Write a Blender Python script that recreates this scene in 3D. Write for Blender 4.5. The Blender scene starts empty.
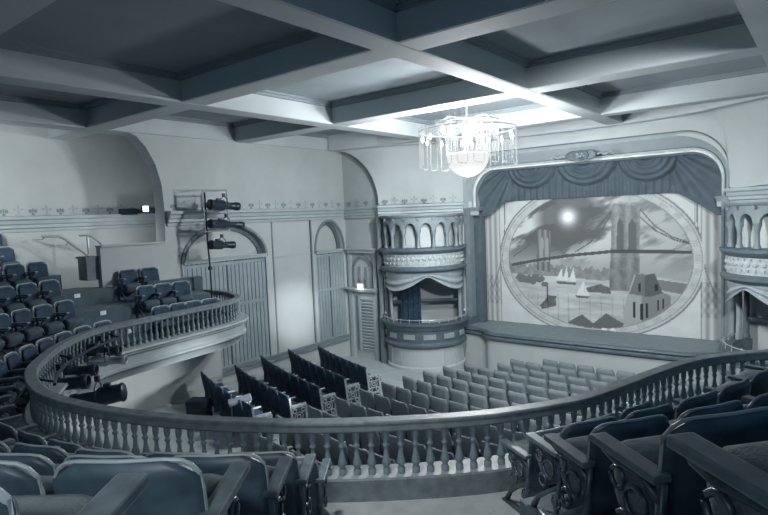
import bpy, bmesh, math, random
from math import sin, cos, pi, radians, degrees, atan2, hypot, sqrt, floor as fl
from mathutils import Vector, Matrix
random.seed(7)
H = 5.8            # camera height: every z below is measured from the eye and lifted by H when linked
r = 2.6            # ceiling beams hang one r above the eye
SC = bpy.context.scene
COL = SC.collection

# ------------------------------------------------------------------ materials
def new_mat(name, col, rough=.6, metal=0., var=.12, scale=4., emit=None, es=0., bump=0., spec=.4, bscale=None):
    m = bpy.data.materials.new(name); m.use_nodes = True
    nt = m.node_tree; b = nt.nodes['Principled BSDF']
    b.inputs['Roughness'].default_value = rough
    b.inputs['Metallic'].default_value = metal
    b.inputs['Specular IOR Level'].default_value = spec
    tc = nt.nodes.new('ShaderNodeTexCoord')
    nz = nt.nodes.new('ShaderNodeTexNoise'); nz.inputs['Scale'].default_value = scale
    nz.inputs['Detail'].default_value = 5
    nt.links.new(tc.outputs['Object'], nz.inputs['Vector'])
    cr = nt.nodes.new('ShaderNodeValToRGB')
    cr.color_ramp.elements[0].position = .3; cr.color_ramp.elements[1].position = .7
    cr.color_ramp.elements[0].color = tuple(c * (1 - var) for c in col) + (1,)
    cr.color_ramp.elements[1].color = tuple(min(1, c * (1 + var)) for c in col) + (1,)
    nt.links.new(nz.outputs['Fac'], cr.inputs['Fac'])
    nt.links.new(cr.outputs['Color'], b.inputs['Base Color'])
    if bump:
        n2 = nt.nodes.new('ShaderNodeTexNoise'); n2.inputs['Scale'].default_value = bscale or scale * 8
        nt.links.new(tc.outputs['Object'], n2.inputs['Vector'])
        bp = nt.nodes.new('ShaderNodeBump'); bp.inputs['Strength'].default_value = bump
        bp.inputs['Distance'].default_value = .02
        nt.links.new(n2.outputs['Fac'], bp.inputs['Height']); nt.links.new(bp.outputs['Normal'], b.inputs['Normal'])
    if emit:
        b.inputs['Emission Color'].default_value = tuple(emit) + (1,)
        b.inputs['Emission Strength'].default_value = es
    return m

M = {}
M['wall'] = new_mat('grey_plaster', (.42, .46, .465), .8, var=.05, scale=1.2, bump=.15)
M['wall_pale'] = new_mat('pale_plaster', (.43, .47, .475), .8, var=.04, scale=1.2)
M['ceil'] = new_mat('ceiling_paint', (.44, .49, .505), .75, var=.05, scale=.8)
M['coffer'] = new_mat('shaded_ceiling_paint', (.235, .28, .305), .75, var=.08, scale=.8)  # ceiling paint darkened to carry the shade inside the coffers
M['trim'] = new_mat('painted_moulding', (.36, .42, .44), .55, var=.06, scale=3)
M['trim_dark'] = new_mat('dark_blue_moulding', (.088, .122, .142), .5, var=.15, scale=4)  # plain dark blue of the mouldings
M['trim_mid'] = new_mat('slate_moulding', (.18, .222, .242), .5, var=.12, scale=4)
M['board'] = new_mat('shutter_boards', (.27, .33, .355), .6, var=.1, scale=2)
M['groove'] = new_mat('board_gap', (.05, .075, .095), .8)
M['carpet'] = new_mat('aisle_carpet', (.42, .46, .47), .95, var=.12, scale=6, bump=.3)
M['ofloor'] = new_mat('orchestra_carpet', (.38, .43, .44), .95, var=.1, scale=3, bump=.3)
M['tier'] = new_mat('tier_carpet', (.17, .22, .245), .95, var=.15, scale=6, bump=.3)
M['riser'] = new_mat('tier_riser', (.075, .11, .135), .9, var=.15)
M['rail'] = new_mat('handrail_wood', (.175, .215, .232), .5, var=.25, scale=9, spec=.35)
M['baluster'] = new_mat('baluster_paint', (.20, .26, .29), .4, var=.1)
M['fascia'] = new_mat('fascia_paint', (.32, .37, .385), .55, var=.06)
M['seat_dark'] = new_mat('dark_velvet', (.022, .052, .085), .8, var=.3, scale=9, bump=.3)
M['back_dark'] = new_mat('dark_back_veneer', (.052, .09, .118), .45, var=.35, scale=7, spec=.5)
M['cushion'] = new_mat('lit_velvet', (.19, .235, .25), .95, var=.2, scale=14, bump=.4)  # cushion velvet lightened for the light on the near seats
M['cushion_dim'] = new_mat('shaded_velvet', (.07, .105, .13), .95, var=.2, scale=14, bump=.4)  # same velvet darkened for the dimmer light on the far seats
M['edge'] = new_mat('pale_edge', (.34, .40, .42), .4, var=.2)  # pale tone of the seat-back highlights and the orchestra armrests
M['arm'] = new_mat('armrest_wood', (.15, .20, .22), .35, var=.3, scale=10, spec=.6)
M['iron'] = new_mat('cast_iron', (.10, .14, .17), .35, metal=.5, var=.3, scale=20)
M['iron_pale'] = new_mat('pale_cast_iron', (.46, .51, .52), .5, var=.3, scale=20)
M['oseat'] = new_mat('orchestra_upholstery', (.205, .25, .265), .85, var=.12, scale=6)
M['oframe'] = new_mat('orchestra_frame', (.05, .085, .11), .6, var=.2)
M['black'] = new_mat('black_metal', (.018, .035, .05), .35, var=.2, metal=.2)
M['steel'] = new_mat('bare_steel', (.35, .40, .42), .35, metal=.6, var=.15)
M['brass'] = new_mat('bright_rail', (.55, .60, .60), .3, metal=.6, var=.1)
M['lens'] = new_mat('lens_glass', (.30, .36, .38), .1, var=.05, spec=.8)
M['drape'] = new_mat('valance_velvet', (.075, .105, .125), .8, var=.15, scale=3)
M['drape_pale'] = new_mat('box_drape', (.27, .32, .34), .85, var=.12)
M['ornament'] = new_mat('pale_ornament', (.36, .41, .42), .6, var=.15, scale=12)
M['motif'] = new_mat('stencil_ink', (.20, .25, .27), .8)
M['motif_pale'] = new_mat('stencil_grey', (.32, .37, .39), .8)
M['screen'] = new_mat('box_screen', (.42, .46, .46), .8, var=.06, scale=20)
M['crystal'] = new_mat('crystal_beads', (.05, .055, .055), .35, var=.03, emit=(.9, .97, 1), es=.25, spec=.2)
M['bulb'] = new_mat('lit_bulb', (1, 1, 1), .4, emit=(.95, .98, 1), es=4)
M['bowl'] = new_mat('lit_glass_bowl', (.02, .02, .02), .6, emit=(.95, .98, .97), es=.55)
M['lamp'] = new_mat('lit_lamp', (1, 1, 1), .4, emit=(.95, .98, 1), es=6)
M['white'] = new_mat('white_card', (.75, .78, .78), .7)

# ------------------------------------------------------------------ mesh helpers
class MB:
    def __init__(s): s.v = []; s.f = []; s.mi = []; s.sm = []; s.cur = 0; s.smooth = False
    def add(s, vs, fs):
        o = len(s.v); s.v += [tuple(v) for v in vs]
        for f in fs: s.f.append([i + o for i in f]); s.mi.append(s.cur); s.sm.append(s.smooth)
        return s
    def box(s, c, d, rz=0, rx=0, ry=0, bev=0):
        hx, hy, hz = d[0] / 2, d[1] / 2, d[2] / 2
        R = Matrix.Rotation(rz, 3, 'Z') @ Matrix.Rotation(ry, 3, 'Y') @ Matrix.Rotation(rx, 3, 'X')
        if not bev:
            vs = [(x, y, z) for x in (-hx, hx) for y in (-hy, hy) for z in (-hz, hz)]
            fs = [(0, 1, 3, 2), (4, 6, 7, 5), (0, 4, 5, 1), (2, 3, 7, 6), (0, 2, 6, 4), (1, 5, 7, 3)]
        else:
            bm = bmesh.new(); bmesh.ops.create_cube(bm, size=1)
            for v in bm.verts: v.co = Vector((v.co.x * d[0], v.co.y * d[1], v.co.z * d[2]))
            bmesh.ops.bevel(bm, geom=list(bm.edges), offset=bev, segments=2, affect='EDGES', profile=.6)
            bm.verts.index_update(); vs = [v.co[:] for v in bm.verts]; fs = [[v.index for v in f.verts] for f in bm.faces]; bm.free()
        C = Vector(c)
        return s.add([C + R @ Vector(v) for v in vs], fs)
    def tube(s, pts, rad, n=8, cap=True):
        P = [Vector(p) for p in pts]; o = []; up = Vector((0, 0, 1))
        for i, p in enumerate(P):
            t = (P[min(i + 1, len(P) - 1)] - P[max(i - 1, 0)]).normalized()
            a = t.cross(up) if abs(t.z) < .95 else t.cross(Vector((0, 1, 0)))
            a.normalize(); b = t.cross(a).normalized()
            q = rad[i] if isinstance(rad, (list, tuple)) else rad
            o += [p + q * (cos(2 * pi * k / n) * a + sin(2 * pi * k / n) * b) for k in range(n)]
        fs = [(i * n + k, i * n + (k + 1) % n, (i + 1) * n + (k + 1) % n, (i + 1) * n + k) for i in range(len(P) - 1) for k in range(n)]
        if cap: fs += [tuple(range(n))[::-1], tuple((len(P) - 1) * n + k for k in range(n))]
        return s.add(o, fs)
    def lathe(s, prof, c=(0, 0, 0), n=10, a0=0, a1=2 * pi, axis=None):
        full = abs(a1 - a0 - 2 * pi) < 1e-6; m = n if full else n + 1; o = []
        R = axis if axis is not None else Matrix.Identity(3)
        for (q, z) in prof:
            for k in range(m):
                a = a0 + (a1 - a0) * k / n
                o.append(Vector(c) + R @ Vector((q * cos(a), q * sin(a), z)))
        fs = [(i * m + k, i * m + (k + 1) % m, (i + 1) * m + (k + 1) % m, (i + 1) * m + k) for i in range(len(prof) - 1) for k in range(n)]
        return s.add(o, fs)
    def prism(s, poly, lo, hi, fn):
        """poly 2D, extruded between lo and hi; fn(a,b,t)->xyz"""
        n = len(poly); vs = [fn(a, b, lo) for a, b in poly] + [fn(a, b, hi) for a, b in poly]
        fs = [tuple(range(n)), tuple(range(2 * n - 1, n - 1, -1))] + [(i, (i + 1) % n, n + (i + 1) % n, n + i) for i in range(n)]
        return s.add(vs, fs)
    def grid(s, fn, nu, nv):
        vs = [fn(i / nu, j / nv) for j in range(nv + 1) for i in range(nu + 1)]
        fs = [(j * (nu + 1) + i, j * (nu + 1) + i + 1, (j + 1) * (nu + 1) + i + 1, (j + 1) * (nu + 1) + i) for j in range(nv) for i in range(nu)]
        return s.add(vs, fs)
    def sweep(s, path, prof, closed_prof=True, side=1):
        """prof points (offset to the path's right*side, z)"""
        n = len(prof); o = []; N = len(path)
        for i, p in enumerate(path):
            a = path[max(i - 1, 0)]; b = path[min(i + 1, N - 1)]
            tx, ty = b[0] - a[0], b[1] - a[1]; L = hypot(tx, ty) or 1; nx, ny = ty / L * side, -tx / L * side
            for (q, z) in prof: o.append((p[0] + nx * q, p[1] + ny * q, z))
        m = n if closed_prof else n - 1
        fs = [(i * n + k, i * n + (k + 1) % n, (i + 1) * n + (k + 1) % n, (i + 1) * n + k) for i in range(N - 1) for k in range(m)]
        if closed_prof: fs += [tuple(range(n))[::-1], tuple((N - 1) * n + k for k in range(n))]
        return s.add(o, fs)
    def mesh(s, name, mats):
        me = bpy.data.meshes.new(name); me.from_pydata(s.v, [], s.f)
        for m in (mats if isinstance(mats, (list, tuple)) else [mats]): me.materials.append(M[m] if isinstance(m, str) else m)
        for p, i, q in zip(me.polygons, s.mi, s.sm): p.material_index = i; p.use_smooth = q
        bm = bmesh.new(); bm.from_mesh(me)
        big = [f for f in bm.faces if len(f.verts) > 4]
        if big: bmesh.ops.triangulate(bm, faces=big)
        bmesh.ops.recalc_face_normals(bm, faces=list(bm.faces)); bm.to_mesh(me); bm.free()
        return me
    def build(s, name, mats, parent=None, loc=(0, 0, 0), rz=0):
        o = bpy.data.objects.new(name, s.mesh(name, mats)); COL.objects.link(o)
        if parent: o.parent = parent; o.location = loc
        else: o.location = (loc[0], loc[1], loc[2] + H)
        o.rotation_euler = (0, 0, rz)
        return o

def tag(o, label=None, cat=None, group=None, kind=None):
    if label: o['label'] = label
    if cat: o['category'] = cat
    if group: o['group'] = group
    if kind: o['kind'] = kind
    return o
def struct(mb, name, mats, loc=(0, 0, 0), label=None):
    o = mb.build(name, mats, None, loc); o['kind'] = 'structure'
    if label: o['label'] = label; o['category'] = name.split('_')[0]
    return o
def thing(name, loc, rz, label, cat, group=None):
    o = bpy.data.objects.new(name, None); COL.objects.link(o); o.empty_display_size = .2
    o.location = (loc[0], loc[1], loc[2] + H); o.rotation_euler = (0, 0, rz)
    return tag(o, label, cat, group)
KIDS = {}
def kids(o):
    return [c for c in o.children]
def dup(root, loc, rz, label, group=None):
    c = root.copy(); COL.objects.link(c); c.location = (loc[0], loc[1], loc[2] + H); c.rotation_euler = (0, 0, rz)
    c['label'] = label
    if group: c['group'] = group
    for a in kids(root):
        b = a.copy(); COL.objects.link(b); b.parent = c
        for g in kids(a):
            d = g.copy(); COL.objects.link(d); d.parent = b
    return c
def crom(pts, n=6):
    out = []
    for i in range(len(pts) - 1):
        p0 = pts[max(i - 1, 0)]; p1 = pts[i]; p2 = pts[i + 1]; p3 = pts[min(i + 2, len(pts) - 1)]
        for k in range(n):
            t = k / n
            out.append(tuple(.5 * (2 * p1[j] + (p2[j] - p0[j]) * t + (2 * p0[j] - 5 * p1[j] + 4 * p2[j] - p3[j]) * t * t + (3 * p1[j] - p0[j] - 3 * p2[j] + p3[j]) * t ** 3) for j in range(len(p1))))
    out.append(tuple(pts[-1])); return out
def resample(path, step):
    d = [0]
    for a, b in zip(path, path[1:]): d.append(d[-1] + hypot(b[0] - a[0], b[1] - a[1]))
    n = max(1, round(d[-1] / step)); out = []; j = 0
    for k in range(n + 1):
        s = d[-1] * k / n
        while j < len(d) - 2 and d[j + 1] < s: j += 1
        t = (s - d[j]) / (d[j + 1] - d[j] or 1)
        out.append((path[j][0] + (path[j + 1][0] - path[j][0]) * t, path[j][1] + (path[j + 1][1] - path[j][1]) * t))
    return out

ORD = ['first', 'second', 'third', 'fourth', 'fifth', 'sixth', 'seventh', 'eighth', 'ninth', 'tenth', 'eleventh', 'twelfth', 'thirteenth', 'fourteenth', 'fifteenth', 'sixteenth', 'seventeenth', 'eighteenth', 'nineteenth', 'twentieth'] + ['%dth' % i for i in range(21, 60)]

# ------------------------------------------------------------------ plan
XL = -5.95 * r              # left wall
XR = 1.35 * r
C0 = (-7.128, 7.979); R0 = 5.276      # balcony circle (rail)
CEN = -2.52 * r             # stage axis
YS = 7.7 * r
CT, CB = 1.22 * r, 1.0 * r  # coffer top, beam bottom
def floor_z(y): return -5.2 - .075 * (y - 11)

# cove (sounding board) curves, r-units
cove_bot = [(-5.2, 6.5, .16), (-4.95, 6.72, .16), (-4.6, 7.03, .16), (-4.28, 7.33, .16), (-4.28, 7.35, .3), (-4.22, 7.35, .5), (-4.05, 7.35, .68), (-3.75, 7.35, .79), (-3.3, 7.35, .82), (-2.59, 7.35, .84)]
cove_top = [(-5.93, 6.36, 1), (-5.3, 6.5, 1), (-4.75, 6.75, 1), (-4.2, 7.1, 1), (-4.1, 7.18, 1), (-3.95, 7.25, 1), (-3.75, 7.32, 1), (-3.5, 7.38, 1), (-3.1, 7.42, 1), (-2.59, 7.45, 1)]
def mirror(c): return c + [(2 * -2.59 - x, y, z) for (x, y, z) in reversed(c[:-1])]
cove_bot = crom(mirror(cove_bot), 4); cove_top = crom(mirror(cove_top), 4)

# ------------------------------------------------------------------ ceiling
XB = [(-6.16, -5.93), (-4.44, -4.25), (-2.19, -2.02), (-.39, -.22), (1.35, 1.6)]
YB = [(-2.4, -2.2), (-.86, -.66), (.94, 1.15), (2.76, 2.97), (4.57, 4.79), (6.44, 6.62)]
mb = MB(); X0, X1, Y0, Y1 = -7.1, 1.6, -2.4, 7.62
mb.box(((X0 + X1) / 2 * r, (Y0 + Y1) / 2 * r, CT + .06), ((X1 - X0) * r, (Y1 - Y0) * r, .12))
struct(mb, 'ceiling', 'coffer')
n = 1
for a, b in XB:
    mb = MB(); mb.box(((a + b) / 2 * r, (Y0 + Y1) / 2 * r, (CT + CB) / 2), ((b - a) * r, (Y1 - Y0) * r, CT - CB))
    for x, sg in ((a, -1), (b, 1)):
        mb.box((x * r + sg * .02, (Y0 + Y1) / 2 * r, CB + .03), (.04, (Y1 - Y0) * r, .05))
    struct(mb, 'trim_%d' % n, 'ceil'); n += 1
for a, b in YB:
    mb = MB(); mb.box(((X0 + X1) / 2 * r, (a + b) / 2 * r, (CT + CB) / 2 + .002), ((X1 - X0) * r, (b - a) * r, CT - CB - .004))
    for y, sg in ((a, -1), (b, 1)):
        mb.box(((X0 + X1) / 2 * r, y * r + sg * .02, CB + .035), ((X1 - X0) * r, .04, .05))
    struct(mb, 'trim_%d' % n, 'ceil'); n += 1
# crown moulding at the top of every coffer
xs = [(-7.1, -6.95)] + XB; mb = MB()
for i in range(len(xs) - 1):
    for j in range(len(YB)):
        xa, xb = xs[i][1] * r, xs[i + 1][0] * r; ya = YB[j][1] * r; yb = (YB[j + 1][0] if j + 1 < len(YB) else 7.6) * r
        for w, hgt in ((.16, .05), (.09, .11)):
            mb.box(((xa + xb) / 2, ya + w / 2, CT - hgt / 2), (xb - xa, w, hgt)); mb.box(((xa + xb) / 2, yb - w / 2, CT - hgt / 2), (xb - xa, w, hgt))
            mb.box((xa + w / 2, (ya + yb) / 2, CT - hgt / 2), (w, yb - ya, hgt)); mb.box((xb - w / 2, (ya + yb) / 2, CT - hgt / 2), (w, yb - ya, hgt))
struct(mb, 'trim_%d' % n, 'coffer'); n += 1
# border soffit that follows the sounding board
mb = MB(); mb.sweep([(p[0] * r, p[1] * r) for p in cove_top], [(0, CB - .02), (.3, CB - .02), (.34, CB + .03), (.34, CB + .1), (.3, CB + .1), (.3, CT), (-.1, CT), (-.1, CB)], side=1)
struct(mb, 'trim_%d' % n, 'ceil'); n += 1

# ------------------------------------------------------------------ sounding board
mb = MB(); mb.smooth = True; NT = len(cove_bot) - 1; NS = 12
def cv(u, v):
    i = round(u * NT); b = cove_bot[i]; t = cove_top[i]; s = v * pi / 2
    k = (1 - cos(s)); z = b[2] + (t[2] - b[2]) * sin(s)
    return ((b[0] + (t[0] - b[0]) * k) * r, (b[1] + (t[1] - b[1]) * k) * r, z * r)
mb.grid(cv, NT, NS)
struct(mb, 'wall_stage_cove', 'wall_pale')

# ------------------------------------------------------------------ left wall (solid block with the side recess cut into it)
prof = [(3.54, -2.35), (3.54, -.21), (3.555, .2), (3.54, .45), (3.48, .68), (3.38, .86), (3.28, .97), (3.2, 1.0), (3.2, 1.22), (6.7, 1.22), (6.7, -2.35)]
mb = MB(); SK = .22
mb.prism([(a * r, b * r) for a, b in prof], XL - .5, XL - SK, lambda a, b, t: (t, a, b))
struct(mb, 'wall_left', 'wall')
def arch(y0, y1, zs, zt, n=12):
    return [((y0 + y1) / 2 - (y1 - y0) / 2 * cos(pi * k / n), zs + (zt - zs) * sin(pi * k / n)) for k in range(n + 1)]
zd = -4.84      # top of the dado
W1 = (9.75, 12.95); W2 = (13.27, 15.17); W3 = (15.35, 17.0 - .35)
W3 = (15.38, 16.95)
low = [(6.7 * r, zd), (W3[1], zd)] + arch(W3[0], W3[1], -1.33, -.13)[::-1] + [(W3[0], zd), (W2[1], zd), (W2[1], -.03), (W2[0], -.03), (W2[0], zd), (W1[1], zd)] + arch(W1[0], W1[1], -1.22, -.1)[::-1] + [(W1[0], zd), (2.8 * r, zd)]
top = [(2.8 * r, -.21 * r)] + [(a * r, b * r) for a, b in prof[1:9]] + [(6.7 * r, 1.22 * r)]
mb = MB(); mb.prism(low + top, XL - SK, XL, lambda a, b, t: (t, a, b))
struct(mb, 'wall_left_face', 'wall')
mb = MB(); mb.box((XL - SK / 2 + .01, (2.8 + 6.6) / 2 * r, (zd - 2.35 * r) / 2), (SK + .02, (6.6 - 2.8) * r, zd + 2.35 * r))
struct(mb, 'wall_left_dado', 'wall_pale')
mb = MB()
mb.box((XL + .03, 13.2, zd + .04), (.1, 7.6, .1)); mb.box((XL + .02, 13.2, zd - .12), (.06, 7.6, .1)); 
struct(mb, 'baseboard_left', 'trim_mid')
# shutters, panel, transoms inside the three openings
def shutters(name, y0, y1, zs, label):
    mb = MB(); w = .155; k = int((y1 - y0) / w); w = (y1 - y0) / k; x = XL - .09
    for i in range(k):
        mb.box((x, y0 + (i + .5) * w, (zd + zs) / 2), (.06, w - .022, zs - zd - .04))
    mb.cur = 1; mb.box((x - .05, (y0 + y1) / 2, (zd + zs) / 2), (.04, y1 - y0, zs - zd))
    for yy in (y0 + (y1 - y0) * .5,): mb.box((x + .01, yy, (zd + zs) / 2), (.07, .05, zs - zd - .04))
    mb.cur = 0
    for zz in (zd + .1, (zd + zs) / 2 + .3, zs - .12): mb.box((x + .035, (y0 + y1) / 2, zz), (.03, y1 - y0 - .04, .1))
    o = struct(mb, name, ['board', 'groove'])
    t = MB(); t.box((XL - .02, (y0 + y1) / 2, zs + .02), (.14, y1 - y0, .1)); t.box((XL - .0, (y0 + y1) / 2, zs + .07), (.2, y1 - y0, .04))
    t.build('window_transom', 'trim', o).location = (0, 0, 0)
    f = MB(); P = arch(y0 + .03, y1 - .03, zs + .1, zs + .1 + 1.0); 
    g = MB()
    return o
shutters('window_1', W1[0], W1[1], -1.22, '')
shutters('window_2', W3[0], W3[1], -1.33, '')
mb = MB(); mb.box((XL - .08, sum(W2) / 2, (zd - .03) / 2), (.06, W2[1] - W2[0] - .03, -.06 - zd))
mb.box((XL - .04, sum(W2) / 2, -1.3), (.06, W2[1] - W2[0] - .04, .07))
mb.cur = 1
for yy in W2: mb.box((XL + .005, yy, (zd - .03) / 2), (.05, .05, -.06 - zd))
mb.box((XL + .005, sum(W2) / 2, -.03), (.05, W2[1] - W2[0], .05))
struct(mb, 'door_1', ['wall', 'trim_mid'])
# arched hoods of the lunettes
for i, (w, zs, zt) in enumerate(((W1, -1.22, -.1), (W3, -1.33, -.13))):
    mb = MB(); A = arch(w[0], w[1], zs, zt, 20); B = arch(w[0] - .08, w[1] + .08, zs, zt + .08, 20)
    mb.prism(A + B[::-1], XL - .02, XL + .04, lambda a, b, t: (t, a, b))
    A2 = arch(w[0] + .18, w[1] - .18, zs, zt - .16, 20)
    mb.cur = 1; mb.prism(A + A2[::-1], XL - .2, XL - .16, lambda a, b, t: (t, a, b))
    struct(mb, 'trim_%d' % n, ['trim_mid', 'trim_dark']); n += 1
# recess side wall
mb = MB(); mb.box((-6.93 * r, 1.1 * r, -.55 * r), (.12 * r, 7.0 * r, 3.6 * r)); mb.box((-6.5 * r, 4.5 * r, -.55 * r), (.8 * r, .1 * r, 3.6 * r))
struct(mb, 'wall_left_recess', 'wall')
mb = MB(); mb.box((-16.85, 9.4, -2.0), (1.8, 4.4, .2)); struct(mb, 'floor_recess', 'carpet')
mb = MB(); mb.box((XL - .1, 3.17 * r, -.2 * r), (.34, .74 * r, .05))
struct(mb, 'trim_%d' % n, 'wall_pale'); n += 1

# cornices: right-hand profile, z in eye units
CORN = [(0, -.06), (.05, -.05), (.06, .03), (.12, .06), (.12, .14), (.17, .17), (.2, .26), (.26, .3), (.27, .38), (0, .4)]
def cornice(path, side, mat='trim'):
    global n
    mb = MB(); mb.sweep(path, CORN, side=side); struct(mb, 'trim_%d' % n, mat); n += 1
cornice([(XL, 3.57 * r), (XL, 6.56 * r)], 1)
cornice([(-6.87 * r, -2 * r), (-6.87 * r, 4.44 * r)], 1)
cornice([(-5.95 * r, 6.56 * r), (-5.3 * r, 6.56 * r), (-5.2 * r, 6.48 * r), (-4.27 * r, 7.3 * r)], 1)
MIR = lambda x: 2 * CEN - x
RX = .1 * r
cornice([((-.88) * r, 7.33 * r), (.2 * r, 6.42 * r), (1.3 * r, 6.38 * r)], 1)

# stencilled frieze above the cornices: flat motifs a few millimetres proud of the plaster
def frieze(a, b, nx, ny, zc, step=.36, push=.006):
    L = hypot(b[0] - a[0], b[1] - a[1]); k = int(L / step); tx, ty = (b[0] - a[0]) / L, (b[1] - a[1]) / L
    mb = MB()
    def P(s, z): return (a[0] + tx * s + nx * push, a[1] + ty * s + ny * push, z)
    def disc(s, z, rx, rz, m=8):
        mb.add([P(s + rx * cos(2 * pi * i / m), z + rz * sin(2 * pi * i / m)) for i in range(m)], [tuple(range(m))])
    for i in range(k):
        s = (i + .5) * L / k
        if i % 2 == 0:
            mb.cur = 0
            disc(s - .07, zc, .045, .06); disc(s + .07, zc, .045, .06); disc(s, zc - .09, .05, .035); disc(s, zc + .01, .025, .08)
        else:
            mb.cur = 1
            disc(s, zc + .12, .035, .06); disc(s - .09, zc + .05, .05, .03); disc(s + .09, zc + .05, .05, .03); disc(s, zc - .04, .03, .1); disc(s - .06, zc - .11, .04, .02); disc(s + .06, zc - .11, .04, .02)
    return mb
def put_frieze(*a, **k):
    global n
    struct(frieze(*a, **k), 'trim_%d' % n, ['motif', 'motif_pale']); n += 1
put_frieze((XL, 3.6 * r), (XL, 6.52 * r), 1, 0, .53)
put_frieze((-6.87 * r, .5 * r), (-6.87 * r, 4.3 * r), 1, 0, .53)
put_frieze((-5.93 * r, 6.57 * r), (-5.25 * r, 6.57 * r), 0, -1, .53)
put_frieze((-5.17 * r, 6.5 * r), (-4.32 * r, 7.25 * r), .66, -.75, .53, push=.02)
put_frieze((-.84 * r, 7.30 * r), (.16 * r, 6.405 * r), -.667, -.745, .53, push=.03)

# ------------------------------------------------------------------ pier wall with louvred door and niche
YP = 6.58 * r
mb = MB(); mb.box((-5.58 * r, YP + .15, -.5 * r), (.8 * r, .3, 3.6 * r)); struct(mb, 'wall_stage_left', 'wall')
mb = MB()
mb.box((-14.55, YP - .1, -1.36), (1.55, .2, .12)); mb.box((-14.55, YP - .14, -1.27), (1.65, .28, .06))
mb.box((-14.55, YP - .12, -2.9), (1.5, .24, .1)); mb.box((-14.55, YP - .17, -2.83), (1.6, .34, .05))
for x in (-15.24, -13.95): mb.box((x, YP - .05, -3.5), (.16, .1, 4.3))
A = arch(-15.03, -14.15, -1.95, -1.52); 
mb.cur = 1; mb.box((-15.03, YP - .05, -2.35), (.07, .1, .9)); mb.box((-14.15, YP - .05, -2.35), (.07, .1, .9))
mb.prism(A + arch(-14.93, -14.25, -1.95, -1.62)[::-1], YP - .1, YP, lambda a, b, t: (a, t, b))
mb.cur = 1; mb.box((-14.75, YP - .06, -2.4), (.08, .08, .85)); mb.box((-14.42, YP - .06, -2.4), (.08, .08, .85))
struct(mb, 'trim_%d' % n, ['trim', 'trim_mid']); n += 1
mb = MB(); mb.box((-14.59, YP - .01, -2.3), (.8, .04, 1.0)); struct(mb, 'window_3', 'screen')
mb = MB(); fz = floor_z(YP)
for i in range(17): mb.box((-14.42, YP - .07, -3.3 - i * .123), (.62, .05, .08), rx=.5)
for x in (-14.80, -14.05): mb.box((x, YP - .06, -4.25), (.1, .1, 2.2))
mb.box((-14.42, YP - .06, -3.2), (.7, .1, .1)); mb.cur = 1; mb.box((-14.42, YP - .02, -4.25), (.7, .04, 2.15)); mb.box((-14.93, YP - .03, -4.25), (.16, .05, 2.2))
struct(mb, 'door_2', ['trim', 'trim_mid'])
mb = MB(); mb.box((0, 0, 0), (.3, .1, .2), bev=.02); mb.cur = 1; mb.box((0, -.055, 0), (.24, .02, .14))
tag(mb.build('wall_lamp', ['trim', 'lamp'], None, (-14.50, YP - .3, -2.71)), 'small glowing white lamp on the ledge above the louvred door', 'lamp')

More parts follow.
